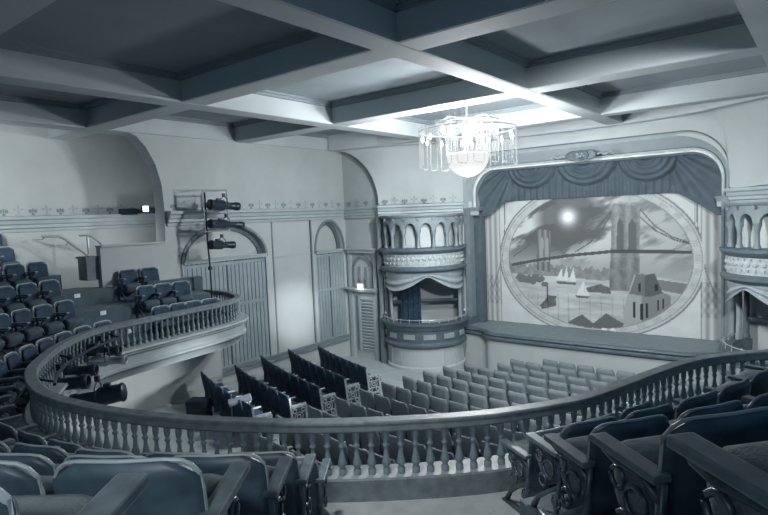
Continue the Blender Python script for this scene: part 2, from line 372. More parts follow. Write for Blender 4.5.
# ------------------------------------------------------------------ theatre boxes
def theatre_box(cx, cy, face, label, mir=1):
    """face = direction (angle) the drum bulges toward"""
    t = thing('theatre_box', (cx, cy, floor_z(cy)), 0, label, 'theatre box')
    z0 = H; fz = floor_z(cy); RR = 1.5
    A0, A1 = face - radians(100), face + radians(100)
    def L(z): return z - fz
    N = 40
    b = MB(); b.smooth = True; b.lathe([(RR - .08, 0), (RR - .08, L(-4.7))], n=N, a0=A0, a1=A1); b.smooth = False
    for k in range(9):
        a = A0 + (A1 - A0) * (k + .5) / 9; b.box(((RR - .075) * cos(a), (RR - .075) * sin(a), L(-5.2)), (.03, .03, .9), rz=a)
    b.lathe([(RR - .02, 0), (RR - .02, .2), (RR - .08, .24)], n=N, a0=A0, a1=A1)
    b.build('lower_wall', 'wall', t)
    b = MB(); b.lathe([(RR - .12, L(-4.78)), (RR, L(-4.78)), (RR + .05, L(-4.72)), (RR + .05, L(-4.66)), (RR - .02, L(-4.58)), (RR - .02, L(-4.16)), (RR + .03, L(-4.13)), (RR + .08, L(-4.0)), (RR + .14, L(-3.95)), (RR + .14, L(-3.88)), (RR - .15, L(-3.86)), (RR - .15, L(-4.7))], n=N, a0=A0, a1=A1)
    p = b.build('parapet', 'trim_dark', t)
    for k in range(7):
        a = A0 + (A1 - A0) * (k + .5) / 7; w = radians(17)
        q = MB(); q.lathe([(RR - .01, L(-4.46)), (RR + .015, L(-4.45)), (RR + .015, L(-4.28)), (RR - .01, L(-4.27))], n=6, a0=a - w / 2, a1=a + w / 2)
        tag(q.build('panel', 'drape_pale', p), 'pale inset panel')
    b = MB(); b.tube([((RR + .05) * cos(A0 + (A1 - A0) * k / N), (RR + .05) * sin(A0 + (A1 - A0) * k / N), L(-3.74)) for k in range(N + 1)], .016, 5)
    for k in range(15):
        a = A0 + (A1 - A0) * (k + .5) / 15; b.tube([((RR + .05) * cos(a), (RR + .05) * sin(a), L(-3.87)), ((RR + .05) * cos(a), (RR + .05) * sin(a), L(-3.7))], .014, 5)
    tag(b.build('brass_rail', 'brass', t), 'bright thin brass rail')
    # posts of the opening, floor, ceiling
    for k, a in enumerate((face - radians(88), face + radians(88))):
        b = MB(); b.lathe([(.09, L(-3.86)), (.11, L(-3.8)), (.08, L(-3.7)), (.075, L(-2.35)), (.12, L(-2.25)), (.14, L(-2.1)), (.14, L(-2.02))], c=((RR - .1) * cos(a), (RR - .1) * sin(a), 0), n=12)
        b.build('post', 'trim_dark', t)
        b = MB(); b.lathe([(0, L(-3.7) + .06), (.05, L(-3.64)), (.0, L(-3.56))], c=((RR + .0) * cos(a * .93 + face * .07), (RR + .0) * sin(a * .93 + face * .07), 0), n=10)
        tag(b.build('finial', 'brass', t), 'bright ball finial')
    b = MB(); b.lathe([(RR - .1, L(-4.72)), (.0, L(-4.72))], n=N, a0=A0, a1=A1); b.lathe([(RR - .1, L(-2.0)), (.0, L(-2.0))], n=N, a0=A0, a1=A1)
    b.build('platform', 'tier', t)
    # upper balcony drum
    b = MB(); b.lathe([(RR - .15, L(-2.05)), (RR + .02, L(-2.05)), (RR + .12, L(-1.98)), (RR + .12, L(-1.9)), (RR + .0, L(-1.84))], n=N, a0=A0, a1=A1)
    b.lathe([(RR, L(-1.4)), (RR + .06, L(-1.37)), (RR + .14, L(-1.28)), (RR + .14, L(-1.2)), (RR - .3, L(-1.17))], n=N, a0=A0, a1=A1)
    b.build('cornice', 'trim_dark', t)
    b = MB(); b.lathe([(RR - .02, L(-1.85)), (RR - .02, L(-1.39))], n=N, a0=A0, a1=A1)
    K = 26
    for k in range(K):
        a = A0 + (A1 - A0) * (k + .5) / K
        b.lathe([(.075, 0), (.06, .03), (.03, .04), (.0, .03)], c=((RR - .02) * cos(a), (RR - .02) * sin(a), L(-1.57)), n=8, axis=Matrix.Rotation(a, 3, 'Z') @ Matrix.Rotation(pi / 2, 3, 'Y'))
        b.box(((RR) * cos(a), (RR) * sin(a), L(-1.73)), (.04, .05, .07), rz=a); b.box(((RR) * cos(a + .06), (RR) * sin(a + .06), L(-1.45)), (.04, .05, .04), rz=a)
    tag(b.build('frieze', 'ornament', t), 'pale carved ornamental frieze')
    # arcade
    K = 9; ar = MB(); RA = RR - .04
    w = (A1 - A0) / K
    for k in range(K):
        ac = A0 + w * (k + .5); hw = w * .35; M_ = 10
        pts = [(ac - hw * cos(pi * i / M_), L(-.55) + .24 * sin(pi * i / M_)) for i in range(M_ + 1)]
        for rad in (RA, RA - .12):
            vs = []; 
            for (a, z) in [(ac - w / 2, pts[0][1])] + pts + [(ac + w / 2, pts[-1][1])]:
                vs += [(rad * cos(a), rad * sin(a), z), (rad * cos(a), rad * sin(a), L(-.06))]
            m = len(vs) // 2; ar.add(vs, [(2 * i, 2 * i + 2, 2 * i + 3, 2 * i + 1) for i in range(m - 1)])
        vs = []
        for (a, z) in pts: vs += [(RA * cos(a), RA * sin(a), z), ((RA - .12) * cos(a), (RA - .12) * sin(a), z)]
        ar.add(vs, [(2 * i, 2 * i + 2, 2 * i + 3, 2 * i + 1) for i in range(len(pts) - 1)])
    ar.lathe([(RR - .16, L(-.1)), (RR + .02, L(-.1)), (RR + .05, L(-.04)), (RR + .05, L(0.0)), (0, L(0.0))], n=N, a0=A0, a1=A1)
    for k in range(10):
        a = A0 + (A1 - A0) * (k + .5) / 10; ar.box((RR * cos(a), RR * sin(a), L(-.16)), (.06, .09, .08), rz=a)
    ar.build('arcade', 'trim_mid', t)
    for k in range(K + 1):
        a = A0 + w * k; c = ((RA - .06) * cos(a), (RA - .06) * sin(a), 0)
        b = MB(); b.smooth = True
        b.lathe([(.085, L(-1.18)), (.085, L(-1.13)), (.06, L(-1.08)), (.055, L(-.76)), (.07, L(-.72)), (.065, L(-.7)), (.1, L(-.6)), (.1, L(-.53))], c=c, n=10)
        b.build('colonnette', 'trim_mid', t)
    b = MB(); b.lathe([(RR - .35, L(-1.18)), (RR - .35, L(-.06))], n=N, a0=A0, a1=A1)
    tag(b.build('screen', 'screen', t), 'pale screens behind the arches')
    # swagged drapes under the upper drum
    for sg in (-1, 1):
        b = MB(); b.smooth = True
        def sw(u, v, sg=sg):
            a = face + sg * radians(82) * (1 - u); s = u
            sag = .28 * sin(pi * min(1, s * 1.05)) + .35 * (1 - s)
            z = -2.06 - v * (.18 + sag)
            rad = RR - .06 - .05 * sin(v * 16 + s * 3) * v
            return (rad * cos(a), rad * sin(a), L(z))
        b.grid(sw, 24, 22); b.build('swag', 'drape_pale', t)
        b = MB(); b.smooth = True
        def tl(u, v, sg=sg):
            a = face + sg * (radians(78) - radians(20) * u * (1 - .55 * sin(pi * v) * 0.8) * (1 - .5 * v))
            rad = RR - .16 + .05 * sin(u * 20)
            return (rad * cos(a), rad * sin(a), L(-2.1 - v * 1.72))
        b.grid(tl, 24, 12); b.build('side_curtain', 'drape_pale', t)
    # dark hanging inside
    ux, uy = cos(face), sin(face); vx, vy = -uy, ux
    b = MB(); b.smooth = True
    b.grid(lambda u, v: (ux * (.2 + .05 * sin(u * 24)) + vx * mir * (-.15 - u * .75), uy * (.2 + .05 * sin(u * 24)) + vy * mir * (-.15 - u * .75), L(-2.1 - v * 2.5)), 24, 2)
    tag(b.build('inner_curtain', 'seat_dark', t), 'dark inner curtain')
    b = MB(); b.tube([(vx * 1.3 + ux * .1, vy * 1.3 + uy * .1, L(-3.25)), (-vx * 1.3 + ux * .1, -vy * 1.3 + uy * .1, L(-3.25))], .07, 6); b.build('crossbar', 'trim_dark', t)
    return t
theatre_box(-4.66 * r, 6.8 * r, radians(-50), 'two-level curved theatre box with draped opening, left of the stage', 1)
theatre_box(-.30 * r, 6.86 * r, radians(-130), 'two-level curved theatre box cut off at the right edge of the photo', -1)
# splay walls behind the boxes
for a, b, nm in (((-5.2, 6.58), (-4.2, 7.45), 'wall_left_splay'), ((-.92, 7.45), (.2, 6.45), 'wall_right_splay')):
    mb = MB(); mb.sweep([(a[0] * r, a[1] * r), (b[0] * r, b[1] * r)], [(0, -2.35 * r), (-.15, -2.35 * r), (-.15, .16 * r), (0, .16 * r)], side=1)
    struct(mb, nm, 'wall')
# dark engaged columns at the outer edges of each box
for (x, y) in ((-5.19, 6.48), (-4.3, 7.26), (-.87, 7.30), (.2, 6.40)):
    mb = MB(); mb.smooth = True
    mb.lathe([(.13, floor_z(18)), (.13, -3.9), (.16, -3.85), (.1, -3.75), (.1, -2.3), (.15, -2.15), (.15, -1.25), (.11, -1.2), (.11, -.45), (.15, -.35), (.15, -.07)], c=(x * r, y * r, 0), n=12)
    struct(mb, 'trim_%d' % n, 'trim_mid'); n += 1
mb = MB(); mb.box((.75 * r, 6.5 * r, -.5 * r), (1.2 * r, .25, 3.6 * r)); struct(mb, 'wall_stage_right', 'wall')
mb = MB(); mb.box((XR + .1, 5.4 * r, -.5 * r), (.2, 2.6 * r, 3.6 * r)); struct(mb, 'wall_right', 'wall')

# ------------------------------------------------------------------ proscenium
def rr_arch(x0, x1, zb, zt, rc, n=10):
    P = [(x0, zb), (x0, zt - rc)]
    P += [(x0 + rc - rc * cos(a), zt - rc + rc * sin(a)) for a in [pi / 2 * k / n for k in range(1, n + 1)]]
    P += [(x1 - rc + rc * sin(a), zt - rc + rc * cos(a)) for a in [pi / 2 * k / n for k in range(n + 1)]]
    P += [(x1, zb)]
    return P
zc = .06 * r
def ring(yz, ins, zins, rc, y):
    x0, x1 = -4.28 * r + ins, -.9 * r - ins
    return [(a, y, b) for a, b in rr_arch(x0, x1, zc, .84 * r - zins, rc)]
rings = [(0, 0, 1.25, 7.35 * r), (.03, .05, 1.2, 7.33 * r), (.05, .1, 1.15, 7.35 * r), (.08, .16, 1.1, 7.37 * r), (.17, .46, .95, 7.52 * r), (.19, .5, .92, 7.5 * r), (.22, .54, .9, 7.5 * r), (.24, .58, .88, 7.55 * r), (.27, .62, .86, 7.53 * r), (.3, .68, .82, 7.56 * r), (.3, .72, .8, 7.85 * r)]
pr = [ring(0, a, b, c, d) for a, b, c, d in rings]
mb = MB(); cols = [0, 1, 1, 1, 0, 1, 3, 3, 0, 1]  # white bands colour in the highlight on the inner moulding
for i in range(len(pr) - 1):
    mb.cur = cols[i]; m = len(pr[0]); mb.add(pr[i] + pr[i + 1], [(k, k + 1, m + k + 1, m + k) for k in range(m - 1)])
t = thing('proscenium_arch', (CEN, 7.5 * r, zc), 0, 'moulded proscenium arch with an oval medallion framing the painted curtain', 'arch')
o = mb.build('arch_moulding', ['trim_mid', 'trim', 'wall_pale', 'white'], t); o.location = (-CEN, -7.5 * r, -zc)
mx, my, mz = -6.62, 7.41 * r, 1.77
mb = MB(); mb.smooth = True
q = [(1.0, 0), (1.0, -.03), (.86, -.06), (.8, -.03), (.0, -.03)]
def ell(mb, cx, cz, a, b, y, prof, n=28):
    vs = []
    for (k, dy) in prof: vs += [(cx + a * k * cos(2 * pi * i / n), y + dy, cz + b * k * sin(2 * pi * i / n)) for i in range(n)]
    mb.add(vs, [(j * n + i, j * n + (i + 1) % n, (j + 1) * n + (i + 1) % n, (j + 1) * n + i) for j in range(len(prof) - 1) for i in range(n)])
md = MB(); md.smooth = True
ell(md, 0, 0, .26, .17, 0, [(1.0, 0), (1.0, -.05), (.85, -.07), (.75, -.03), (0, -.03)])
for sg in (-1, 1): ell(md, sg * .27, 0, .24, .16, .01, [(1.0, 0), (1.0, -.04), (.85, -.05), (0, -.03)])
o = md.build('medallion', 'trim_dark', t); o.location = (mx - CEN, my - 7.5 * r - .12, mz - zc - .03)
md = MB(); md.smooth = True
for k in range(5): ell(md, (-.1 + .05 * k), .05 * cos(k * 2.1), .04, .03, -.05, [(1, 0), (.7, -.04), (0, -.05)], 8)
o = md.build('carving', 'ornament', t); o.location = (mx - CEN, my - 7.5 * r - .12, mz - zc - .03)
for sg in (-1, 1):
    md = MB(); md.smooth = True
    for k in range(9):
        x = sg * (.56 + k * .06); ell(md, x, .03 * sin(k * 1.3), .05, .03, 0, [(1, 0), (.8, -.03), (0, -.04)], 8)
    o = md.build('scroll', 'ornament', t); o.location = (mx - CEN, my - 7.5 * r - .12, mz - zc - .03)
# pilasters below the arch springing
for sg, x in ((-1, -4.24 * r), (1, -.94 * r)):
    mb = MB(); zb = -1.66 * r
    mb.box((x, 7.42 * r, (zc + zb) / 2), (.22, .4, zc - zb)); 
    for d in (-.06, .06): mb.box((x + d, 7.42 * r - .21, (zc + zb) / 2), (.04, .03, zc - zb - .3))
    x = x if sg < 0 else x + .18
    mb.cur = 1; mb.box((x - sg * (.14 if sg < 0 else -.1), 7.62 * r, (zc + zb) / 2 - .15), (.38, .35, zc - zb - .3)); mb.box((x + sg * .3, 7.7 * r, (zc + zb) / 2), (.7, .3, zc - zb))
    mb.cur = 0; mb.box((x - sg * .12, 7.52 * r, zc - .06), (.66, .6, .1)); mb.box((x - sg * .12, 7.52 * r, zc + .0), (.72, .66, .05))
    mb.cur = 2; mb.box((x - sg * .26, 7.42 * r, zc - .2), (.34, .1, .16))
    mb.cur = 1; mb.box((x, 7.42 * r, zb + .15), (.3, .5, .3))
    o = mb.build('pilaster', ['trim_mid', 'trim_dark', 'ornament'], t); o.location = (-CEN, -7.5 * r, -zc)

# ------------------------------------------------------------------ stage
zs = -1.66 * r
ap = [(-4.35 * r, 8.3 * r), (-4.35 * r, 7.2 * r), (-4.0 * r, 7.14 * r), (-3.85 * r, 7.08 * r), (-3.7 * r, 6.95 * r), (-3.3 * r, 6.92 * r), (-2.5 * r, 6.92 * r), (-1.5 * r, 6.94 * r), (-1.2 * r, 6.98 * r), (-.95 * r, 7.14 * r), (-.6 * r, 7.2 * r), (-.6 * r, 8.3 * r)]
t = thing('stage', (CEN, 7.2 * r, floor_z(18.5)), 0, 'low stage with a curved apron in front of the painted curtain', 'stage')
def rel(o, th=t): o.location = (-th.location.x, -th.location.y, -(th.location.z - H)); return o
mb = MB(); mb.prism(ap, zs - .12, zs, lambda a, b, tt: (a, b, tt)); rel(mb.build('stage_floor', 'trim_mid', t))
front = crom(ap[1:-1], 4)
mb = MB(); mb.sweep(front, [(.0, zs + .01), (.06, zs), (.09, zs - .06), (.04, zs - .12), (.08, zs - .16), (.08, zs - .22), (.0, zs - .28), (-.1, zs - .28), (-.1, zs)], side=1)
rel(mb.build('apron_moulding', 'trim_dark', t))
mb = MB(); mb.sweep(front, [(-.03, zs - .2), (-.03, -2.4 * r), (-.12, -2.4 * r), (-.12, zs - .2)], side=1)
rel(mb.build('apron_front', 'wall', t))
mb = MB()
for k, p in enumerate(resample(front, 1.1)): mb.box((p[0], p[1] + .02, zs - .5), (.02, .06, .5))
# ------------------------------------------------------------------ painted curtain
YC = 7.75 * r
#PAINT-BEGIN
PD = {'far_tower': [(-8.64, -0.79), (-8.49, -0.72), (-8.14, -0.8), (-8.17, -2.31), (-8.67, -2.25)], 'far_gap': [[(-8.53, -1.13), (-8.45, -0.98), (-8.4, -1.13), (-8.41, -1.95), (-8.55, -1.95)], [(-8.32, -1.13), (-8.26, -1.02), (-8.21, -1.13), (-8.22, -1.94), (-8.34, -1.94)]], 'tower': [(-5.94, -0.01), (-5.87, 0.12), (-5.54, 0.04), (-5.04, -0.02), (-5.06, -2.89), (-6.07, -2.88), (-5.99, -1.49)], 'gap': [[(-5.78, -0.6), (-5.68, -0.36), (-5.58, -0.6), (-5.58, -1.48), (-5.79, -1.49)], [(-5.42, -0.64), (-5.29, -0.41), (-5.17, -0.65), (-5.17, -1.51), (-5.43, -1.52)]], 'deck': [(-9.68, -2.05), (-8.55, -1.84), (-7.42, -1.67), (-5.99, -1.52), (-5.05, -1.51), (-3.39, -1.52)], 'cables': [[(-5.94, -0.12), (-6.35, -0.62), (-6.87, -1.07), (-7.59, -1.39), (-8.23, -1.57)], [(-5.94, -0.18), (-6.28, -0.79), (-6.7, -1.24), (-7.23, -1.56)], [(-8.22, -0.91), (-7.93, -1.35), (-7.56, -1.68)], [(-5.04, -0.12), (-4.58, -0.69), (-4.08, -1.05), (-3.44, -1.28)], [(-5.04, -0.38), (-4.55, -0.85), (-3.99, -1.15), (-3.44, -1.31)], [(-8.64, -0.9), (-9.01, -1.35), (-9.59, -1.74)]], 'skyline': [(-9.85, -2.21), (-8.95, -2.3), (-7.79, -2.3), (-6.37, -2.4), (-6.0, -2.38)], 'skyline_r': [(-5.06, -2.49), (-4.44, -2.56), (-3.5, -2.68)], 'schooner': [[(-7.95, -2.6), (-7.72, -2.15), (-7.69, -2.59)], [(-7.69, -2.59), (-7.53, -2.07), (-7.49, -2.62)], [(-7.47, -2.62), (-7.31, -2.14), (-7.21, -2.64)]], 'hulls': [[(-7.95, -2.64), (-7.18, -2.66), (-7.25, -2.75), (-7.88, -2.74)], [(-7.26, -3.12), (-6.72, -3.14), (-6.83, -3.22), (-7.19, -3.2)], [(-6.86, -2.84), (-6.37, -2.68), (-6.03, -2.8), (-6.0, -3.01), (-6.79, -2.98)], [(-8.59, -3.6), (-8.23, -3.17), (-7.92, -3.19), (-8.12, -3.54), (-8.39, -3.7)], [(-8.58, -3.53), (-7.96, -3.34), (-7.97, -3.56), (-8.51, -3.71)]], 'sail': [[(-7.22, -3.11), (-6.93, -2.56), (-6.9, -3.1)], [(-6.89, -2.74), (-6.72, -3.12), (-6.9, -3.11)]], 'stack': [(-8.32, -2.84), (-8.26, -2.83), (-8.27, -3.43), (-8.33, -3.44)], 'smoke': [(-8.37, -2.76, 0.12), (-8.56, -2.62, 0.16), (-8.8, -2.59, 0.2), (-9.04, -2.6, 0.22), (-9.28, -2.57, 0.2)], 'moon': (-7.47, -0.31), 'house': [(-5.61, -3.61), (-5.47, -3.08), (-5.25, -2.33), (-5.05, -2.25), (-4.87, -2.31), (-4.59, -2.24), (-4.38, -2.86), (-4.11, -2.97), (-4.14, -3.5), (-4.6, -3.87), (-5.07, -4.12), (-5.58, -4.23)], 'roof': [(-5.41, -2.98), (-5.18, -2.29), (-4.62, -2.24), (-4.35, -2.89), (-4.75, -3.04)], 'house_win': [[(-5.28, -3.25), (-5.22, -3.24), (-5.22, -3.79), (-5.29, -3.79)], [(-5.06, -3.3), (-4.97, -3.29), (-4.97, -3.83), (-5.07, -3.84)], [(-4.87, -3.25), (-4.81, -3.25), (-4.81, -3.75), (-4.88, -3.76)], [(-4.53, -3.13), (-4.47, -3.13), (-4.47, -3.49), (-4.53, -3.5)], [(-4.38, -3.09), (-4.32, -3.08), (-4.32, -3.42), (-4.38, -3.42)], [(-5.12, -2.62), (-5.03, -2.59), (-5.03, -2.89), (-5.12, -2.9)], [(-4.59, -2.6), (-4.5, -2.6), (-4.5, -2.83), (-4.59, -2.83)]], 'sheds': [[(-7.53, -4.12), (-7.01, -3.79), (-6.56, -4.14), (-6.74, -4.34), (-7.46, -4.3)], [(-6.67, -4.15), (-6.18, -3.69), (-5.58, -4.02), (-5.71, -4.31), (-6.56, -4.32)]]}
CX0, CX1, CZ0, CZ1 = -11.15, -2.25, -4.34, 1.75
OC, OA, OB = (-6.64, -1.83), 3.15, 2.42
def inpoly(x, z, P):
    c = False; j = len(P) - 1
    for i in range(len(P)):
        xi, zi = P[i]; xj, zj = P[j]
        if (zi > z) != (zj > z) and x < (xj - xi) * (z - zi) / (zj - zi) + xi: c = not c
        j = i
    return c
def dpoly(x, z, P):
    d = 9
    for (ax_, az), (bx, bz) in zip(P, P[1:]):
        L = (bx - ax_) ** 2 + (bz - az) ** 2; t_ = max(0, min(1, ((x - ax_) * (bx - ax_) + (z - az) * (bz - az)) / L)); d = min(d, hypot(x - ax_ - t_ * (bx - ax_), z - az - t_ * (bz - az)))
    return d
from mathutils import noise as mn
def fbm(x, z, s=1.): return mn.fractal(Vector((x * s, z * s, 3.3)), .7, 2.1, 5)
def bbox(P, m=.05): return (min(p[0] for p in P) - m, max(p[0] for p in P) + m, min(p[1] for p in P) - m, max(p[1] for p in P) + m)
BB = {}
def hit(x, z, P):
    k = id(P)
    if k not in BB: BB[k] = bbox(P)
    b = BB[k]; return b[0] < x < b[1] and b[2] < z < b[3] and inpoly(x, z, P)
def lerp(a, b, t_): t_ = max(0, min(1, t_)); return a + (b - a) * t_
def interp(P, x):
    for (ax_, az), (bx, bz) in zip(P, P[1:]):
        if ax_ <= x <= bx: return az + (bz - az) * (x - ax_) / (bx - ax_)
    return None
def painting(x, z):
    """tone 0..1 of the painted cloth"""
    ex, ez = (x - OC[0]) / OA, (z - OC[1]) / OB; e = hypot(ex, ez); ang = atan2(ez, ex)
    ga, gb = OA + .34, OB + .32
    eo = hypot((x - OC[0]) / ga, (z - OC[1]) / gb)
    if eo > 1:
        tone = .60 + .03 * fbm(x, z, 1.5)
        if eo < 1.018: tone = .36
        # painted side columns with rope and tassel
        for xc, sg in ((-10.45, 1), (-2.95, -1)):
            d = abs(x - xc)
            if d < .30:
                tone = .50 + .08 * cos(d * 28) - (.1 if d > .27 else 0)
                if -3.6 < z < -2.5: tone -= .10 * (.5 + .5 * sin(z * 19) * cos(x * 31))
        for s_, x0 in ((1, -3.35), (-1, -9.95)):
            rp = x0 + s_ * (.55 * max(0, (-.4 - z) / 2.6) ** 2) if z > -3.0 else 99
            if abs(x - rp) < .022: tone = .34
        if abs(x + 3.42) < .06 and -2.75 < z < -2.25: tone = .40
        if abs(x + 3.42) < .012 and z > -2.3: tone = .42
        return tone
    if e > 1:
        tone = .545 + .03 * fbm(x, z, 3)
        k = (e - 1) / (eo / 1.0 if eo else 1)
        if e < 1.012 or (e > 1.085 and e < 1.095): tone = .40
        s_ = ang * 34
        if 1.025 < e < 1.075 and sin(s_) > .1 and abs(sin(s_ * 3.1)) > .45: tone -= .05
        for k in (-.09, .09):
            if hypot(x + 6.1 + k * 1.6, z + 4.3) < .1: tone = .66
        return tone
    hor = interp([(-9.9, -2.05), (-6, -2.2), (-3.4, -2.5)], x) or -2.3
    if z > hor:
        # night sky with slanting banks of cloud
        a = .42; u = x * cos(a) + z * sin(a); v = -x * sin(a) + z * cos(a)
        q = mn.fractal(Vector((u * .38 + 1.7, v * 1.15, 5.1)), .8, 2.0, 5) + .1 * fbm(x, z, 2)
        tone = lerp(.25, .60, (q + .18) * 3.2)
        tone = lerp(tone, .45, .6 * max(0, min(1, (x + 6.9) / 1.6)))
        if z < hor + 1.0: tone = lerp(tone, .45, (hor + 1.0 - z))
        dm = hypot(x - PD['moon'][0], z - PD['moon'][1])
        dk = lerp(1, 0, (dm - .9) / .5); tone = lerp(tone, .23, dk * .8)
        tone = max(tone, .26 + .5 * math.exp(-(dm / .30) ** 2))
        if dm < .13: tone = .78
    else:
        tone = .50 + .07 * fbm(x * .5, z * 3.5, 1.6) + .05 * math.exp(-((x + 7.6) / 1.2) ** 2)
    sk = interp(PD['skyline'], x)
    if sk and sk - .16 < z < sk + .24 + .09 * sin(x * 21) * cos(x * 9): tone = .37 + .05 * fbm(x, z, 6)
    sk = interp(PD['skyline_r'], x)
    if sk and sk - .25 < z < sk + .1: tone = .34
    for C_ in PD['cables']:
        if dpoly(x, z, C_) < .02: tone = .26
    if hit(x, z, PD['far_tower']):
        tone = .33 + .06 * sin(x * 30)
        for g in PD['far_gap']:
            if hit(x, z, g): tone = .42
    dk = interp(PD['deck'], x)
    if dk is not None and abs(z - dk + .02) < .055: tone = .22
    if hit(x, z, PD['tower']):
        tone = .37 + .03 * sin(x * 16) + .05 * fbm(x, z, 5)
        if z < -1.75: tone -= .03
        for g in PD['gap']:
            if hit(x, z, g): tone = .27
        if abs(z - (PD['deck'][3][1] - .02)) < .06: tone = .21
    for (sx, sz, sr) in PD['smoke']:
        if hypot((x - sx) / 1.5, z - sz) < sr * (.8 + .4 * fbm(x, z, 4)): tone = min(tone, .30)
    for P in PD['schooner'] + PD['sail']:
        if hit(x, z, P): tone = .62
    for P in PD['hulls']:
        if hit(x, z, P): tone = .27 + .05 * fbm(x, z, 8)
    if hit(x, z, PD['stack']): tone = .2
    # masts rising from the near shore
    if z < -3.1 and abs(((x * 2.6) % 1) - .5) < .04: tone -= .07
    for P in PD['sheds']:
        if hit(x, z, P): tone = .28
    if hit(x, z, PD['house']):
        tone = .46 if x < -5.02 else .36
        if hit(x, z, PD['roof']): tone = .31 if x < -4.9 else .25
        for g in PD['house_win']:
            if hit(x, z, g): tone = .13
    return tone
NXC, NZC = 350, 245
mb = MB(); mb.smooth = True
def cl_(u, v): return (CX0 + (CX1 - CX0) * u - CEN, .012 * sin(u * 60), CZ0 + (CZ1 - CZ0) * v - CZ0)
mb.grid(cl_, NXC, NZC)
me = mb.mesh('painted_curtain', [])
ca = me.color_attributes.new('paint', 'FLOAT_COLOR', 'POINT')
buf = []
for v in me.vertices:
    tn = max(.02, painting(v.co.x + CEN, v.co.z + CZ0)); tn = tn ** 2.0 * 1.58
    buf += [tn * .93, tn, tn * 1.0, 1]
ca.data.foreach_set('color', buf)
pm = bpy.data.materials.new('painted_cloth'); pm.use_nodes = True; nt = pm.node_tree
at = nt.nodes.new('ShaderNodeVertexColor'); at.layer_name = 'paint'
nt.links.new(at.outputs['Color'], nt.nodes['Principled BSDF'].inputs['Base Color']); nt.nodes['Principled BSDF'].inputs['Roughness'].default_value = .9
me.materials.clear(); me.materials.append(pm)
t = thing('painted_curtain', (CEN, YC, CZ0), 0, 'large painted stage curtain with an oval harbour and suspension bridge scene', 'curtain')
o = bpy.data.objects.new('painted_cloth', me); COL.objects.link(o); o.parent = t
mb = MB(); mb.tube([(CX0 - CEN, 0, .0), (CX1 - CEN, 0, .0)], .035, 8); mb.build('bottom_batten', 'trim_dark', t)
#PAINT-END

# ------------------------------------------------------------------ valance
t = thing('stage_valance', (CEN, 7.72 * r, 1.35), 0, 'dark swagged velvet valance hanging above the painted curtain', 'curtain')
mb = MB(); mb.smooth = True
vx0, vx1 = -10.95, -2.6; zt_ = 1.62
sws = [(-8.75, .95), (-6.76, 1.05), (-4.75, .95)]
def val(u, v):
    x = vx0 + (vx1 - vx0) * u
    zb = .36 if -9.7 < x < -3.85 else (.36 - .55 * min(1, (-9.7 - x) / .8) if x < -5 else .36 - .75 * min(1, (x + 3.85) / 1.1))
    z = zt_ + (zb - zt_) * v; d = .03 * sin(x * 26) * (.4 + v)
    for xc, w in sws:
        k = (x - xc) / w
        if abs(k) < 1:
            low = 1.62 - .85 * sqrt(1 - k * k)
            if z > low:
                dd = hypot(k, (1.62 - z) / .85); d = -.10 - .13 * sin(min(pi, (1 - dd) * pi)) - .04 * sin(dd * 30)
    for sg, xe, xm in ((-1, -9.75, -10.8), (1, -3.8, -2.7)):
        # the gathered tails at both ends: folds fan out from the upper inner corner down and outward
        k = (x - xe) * sg
        if k > -.25 * (zt_ - z):
            px_, pz_ = (x - (xe - sg * .5)) * sg, 1.9 - z; a = atan2(pz_, px_)
            d = -.2 - .06 * sin(a * 22) - .12 * sin(min(pi, max(0, k + .3)))
    return (x - CEN, d, z - 1.35)
mb.grid(val, 340, 64); mb.build('swags', 'drape', t)

# ------------------------------------------------------------------ orchestra floor and under-balcony wall
mb = MB(); mb.add([(-7 * r, -6, floor_z(-6)), (XR, -6, floor_z(-6)), (XR, 8.3 * r, floor_z(8.3 * r)), (-7 * r, 8.3 * r, floor_z(8.3 * r))], [(0, 1, 2, 3)])
mb.add([(-7 * r, -6, -7), (XR, -6, -7), (XR, 8.3 * r, -7), (-7 * r, 8.3 * r, -7)], [(0, 3, 2, 1)])
struct(mb, 'floor', 'ofloor')
uw = [(C0[0] + (R0 + 2.0) * cos(radians(a)), C0[1] + (R0 + 2.0) * sin(radians(a))) for a in range(-60, -181, -5)]
uw = uw[:-1] + [(-14.42, 8.6), (-14.42, 10.15), (-14.6, 10.25), (XL - .02, 10.3)]
mb = MB(); mb.sweep(uw, [(0, -5.6), (0, -3.3), (-.12, -3.3), (-.12, -5.6)], side=1); struct(mb, 'wall_under_balcony', 'wall_pale')
mb = MB(); mb.sweep(uw, [(0, -5.6), (.04, -5.6), (.04, -5.05), (.02, -4.98), (0, -4.98)], side=1)
struct(mb, 'baseboard_under_balcony', 'wall')

# ------------------------------------------------------------------ balcony
railp = [(XR - .05, 10.6), (.35, 10.2), (-.686, 9.40), (-1.25, 8.76), (-1.55, 8.18), (-1.74, 7.6), (-1.90, 7.0), (-2.11, 6.28), (-2.32, 5.86), (-2.73, 5.27), (-3.07, 4.91), (-3.34, 4.67), (-3.68, 4.39), (-4.07, 4.10), (-4.50, 3.83), (-5.22, 3.46), (-5.88, 3.20), (-6.54, 3.02), (-7.10, 2.93), (-7.55, 2.89), (-8.19, 2.92), (-9.0, 3.12), (-9.70, 3.42), (-10.52, 3.95), (-11.1, 4.42), (-11.6, 4.95), (-11.93, 5.45), (-12.1, 5.98), (-12.22, 6.75), (-12.33, 7.53), (-12.41, 8.13), (-12.51, 8.78), (-12.72, 9.40), (-13.05, 9.85), (-13.6, 10.15), (-14.4, 10.4), (XL + .02, 10.45)]
rail = resample(crom(railp, 6), .12)
ZR = -2.08
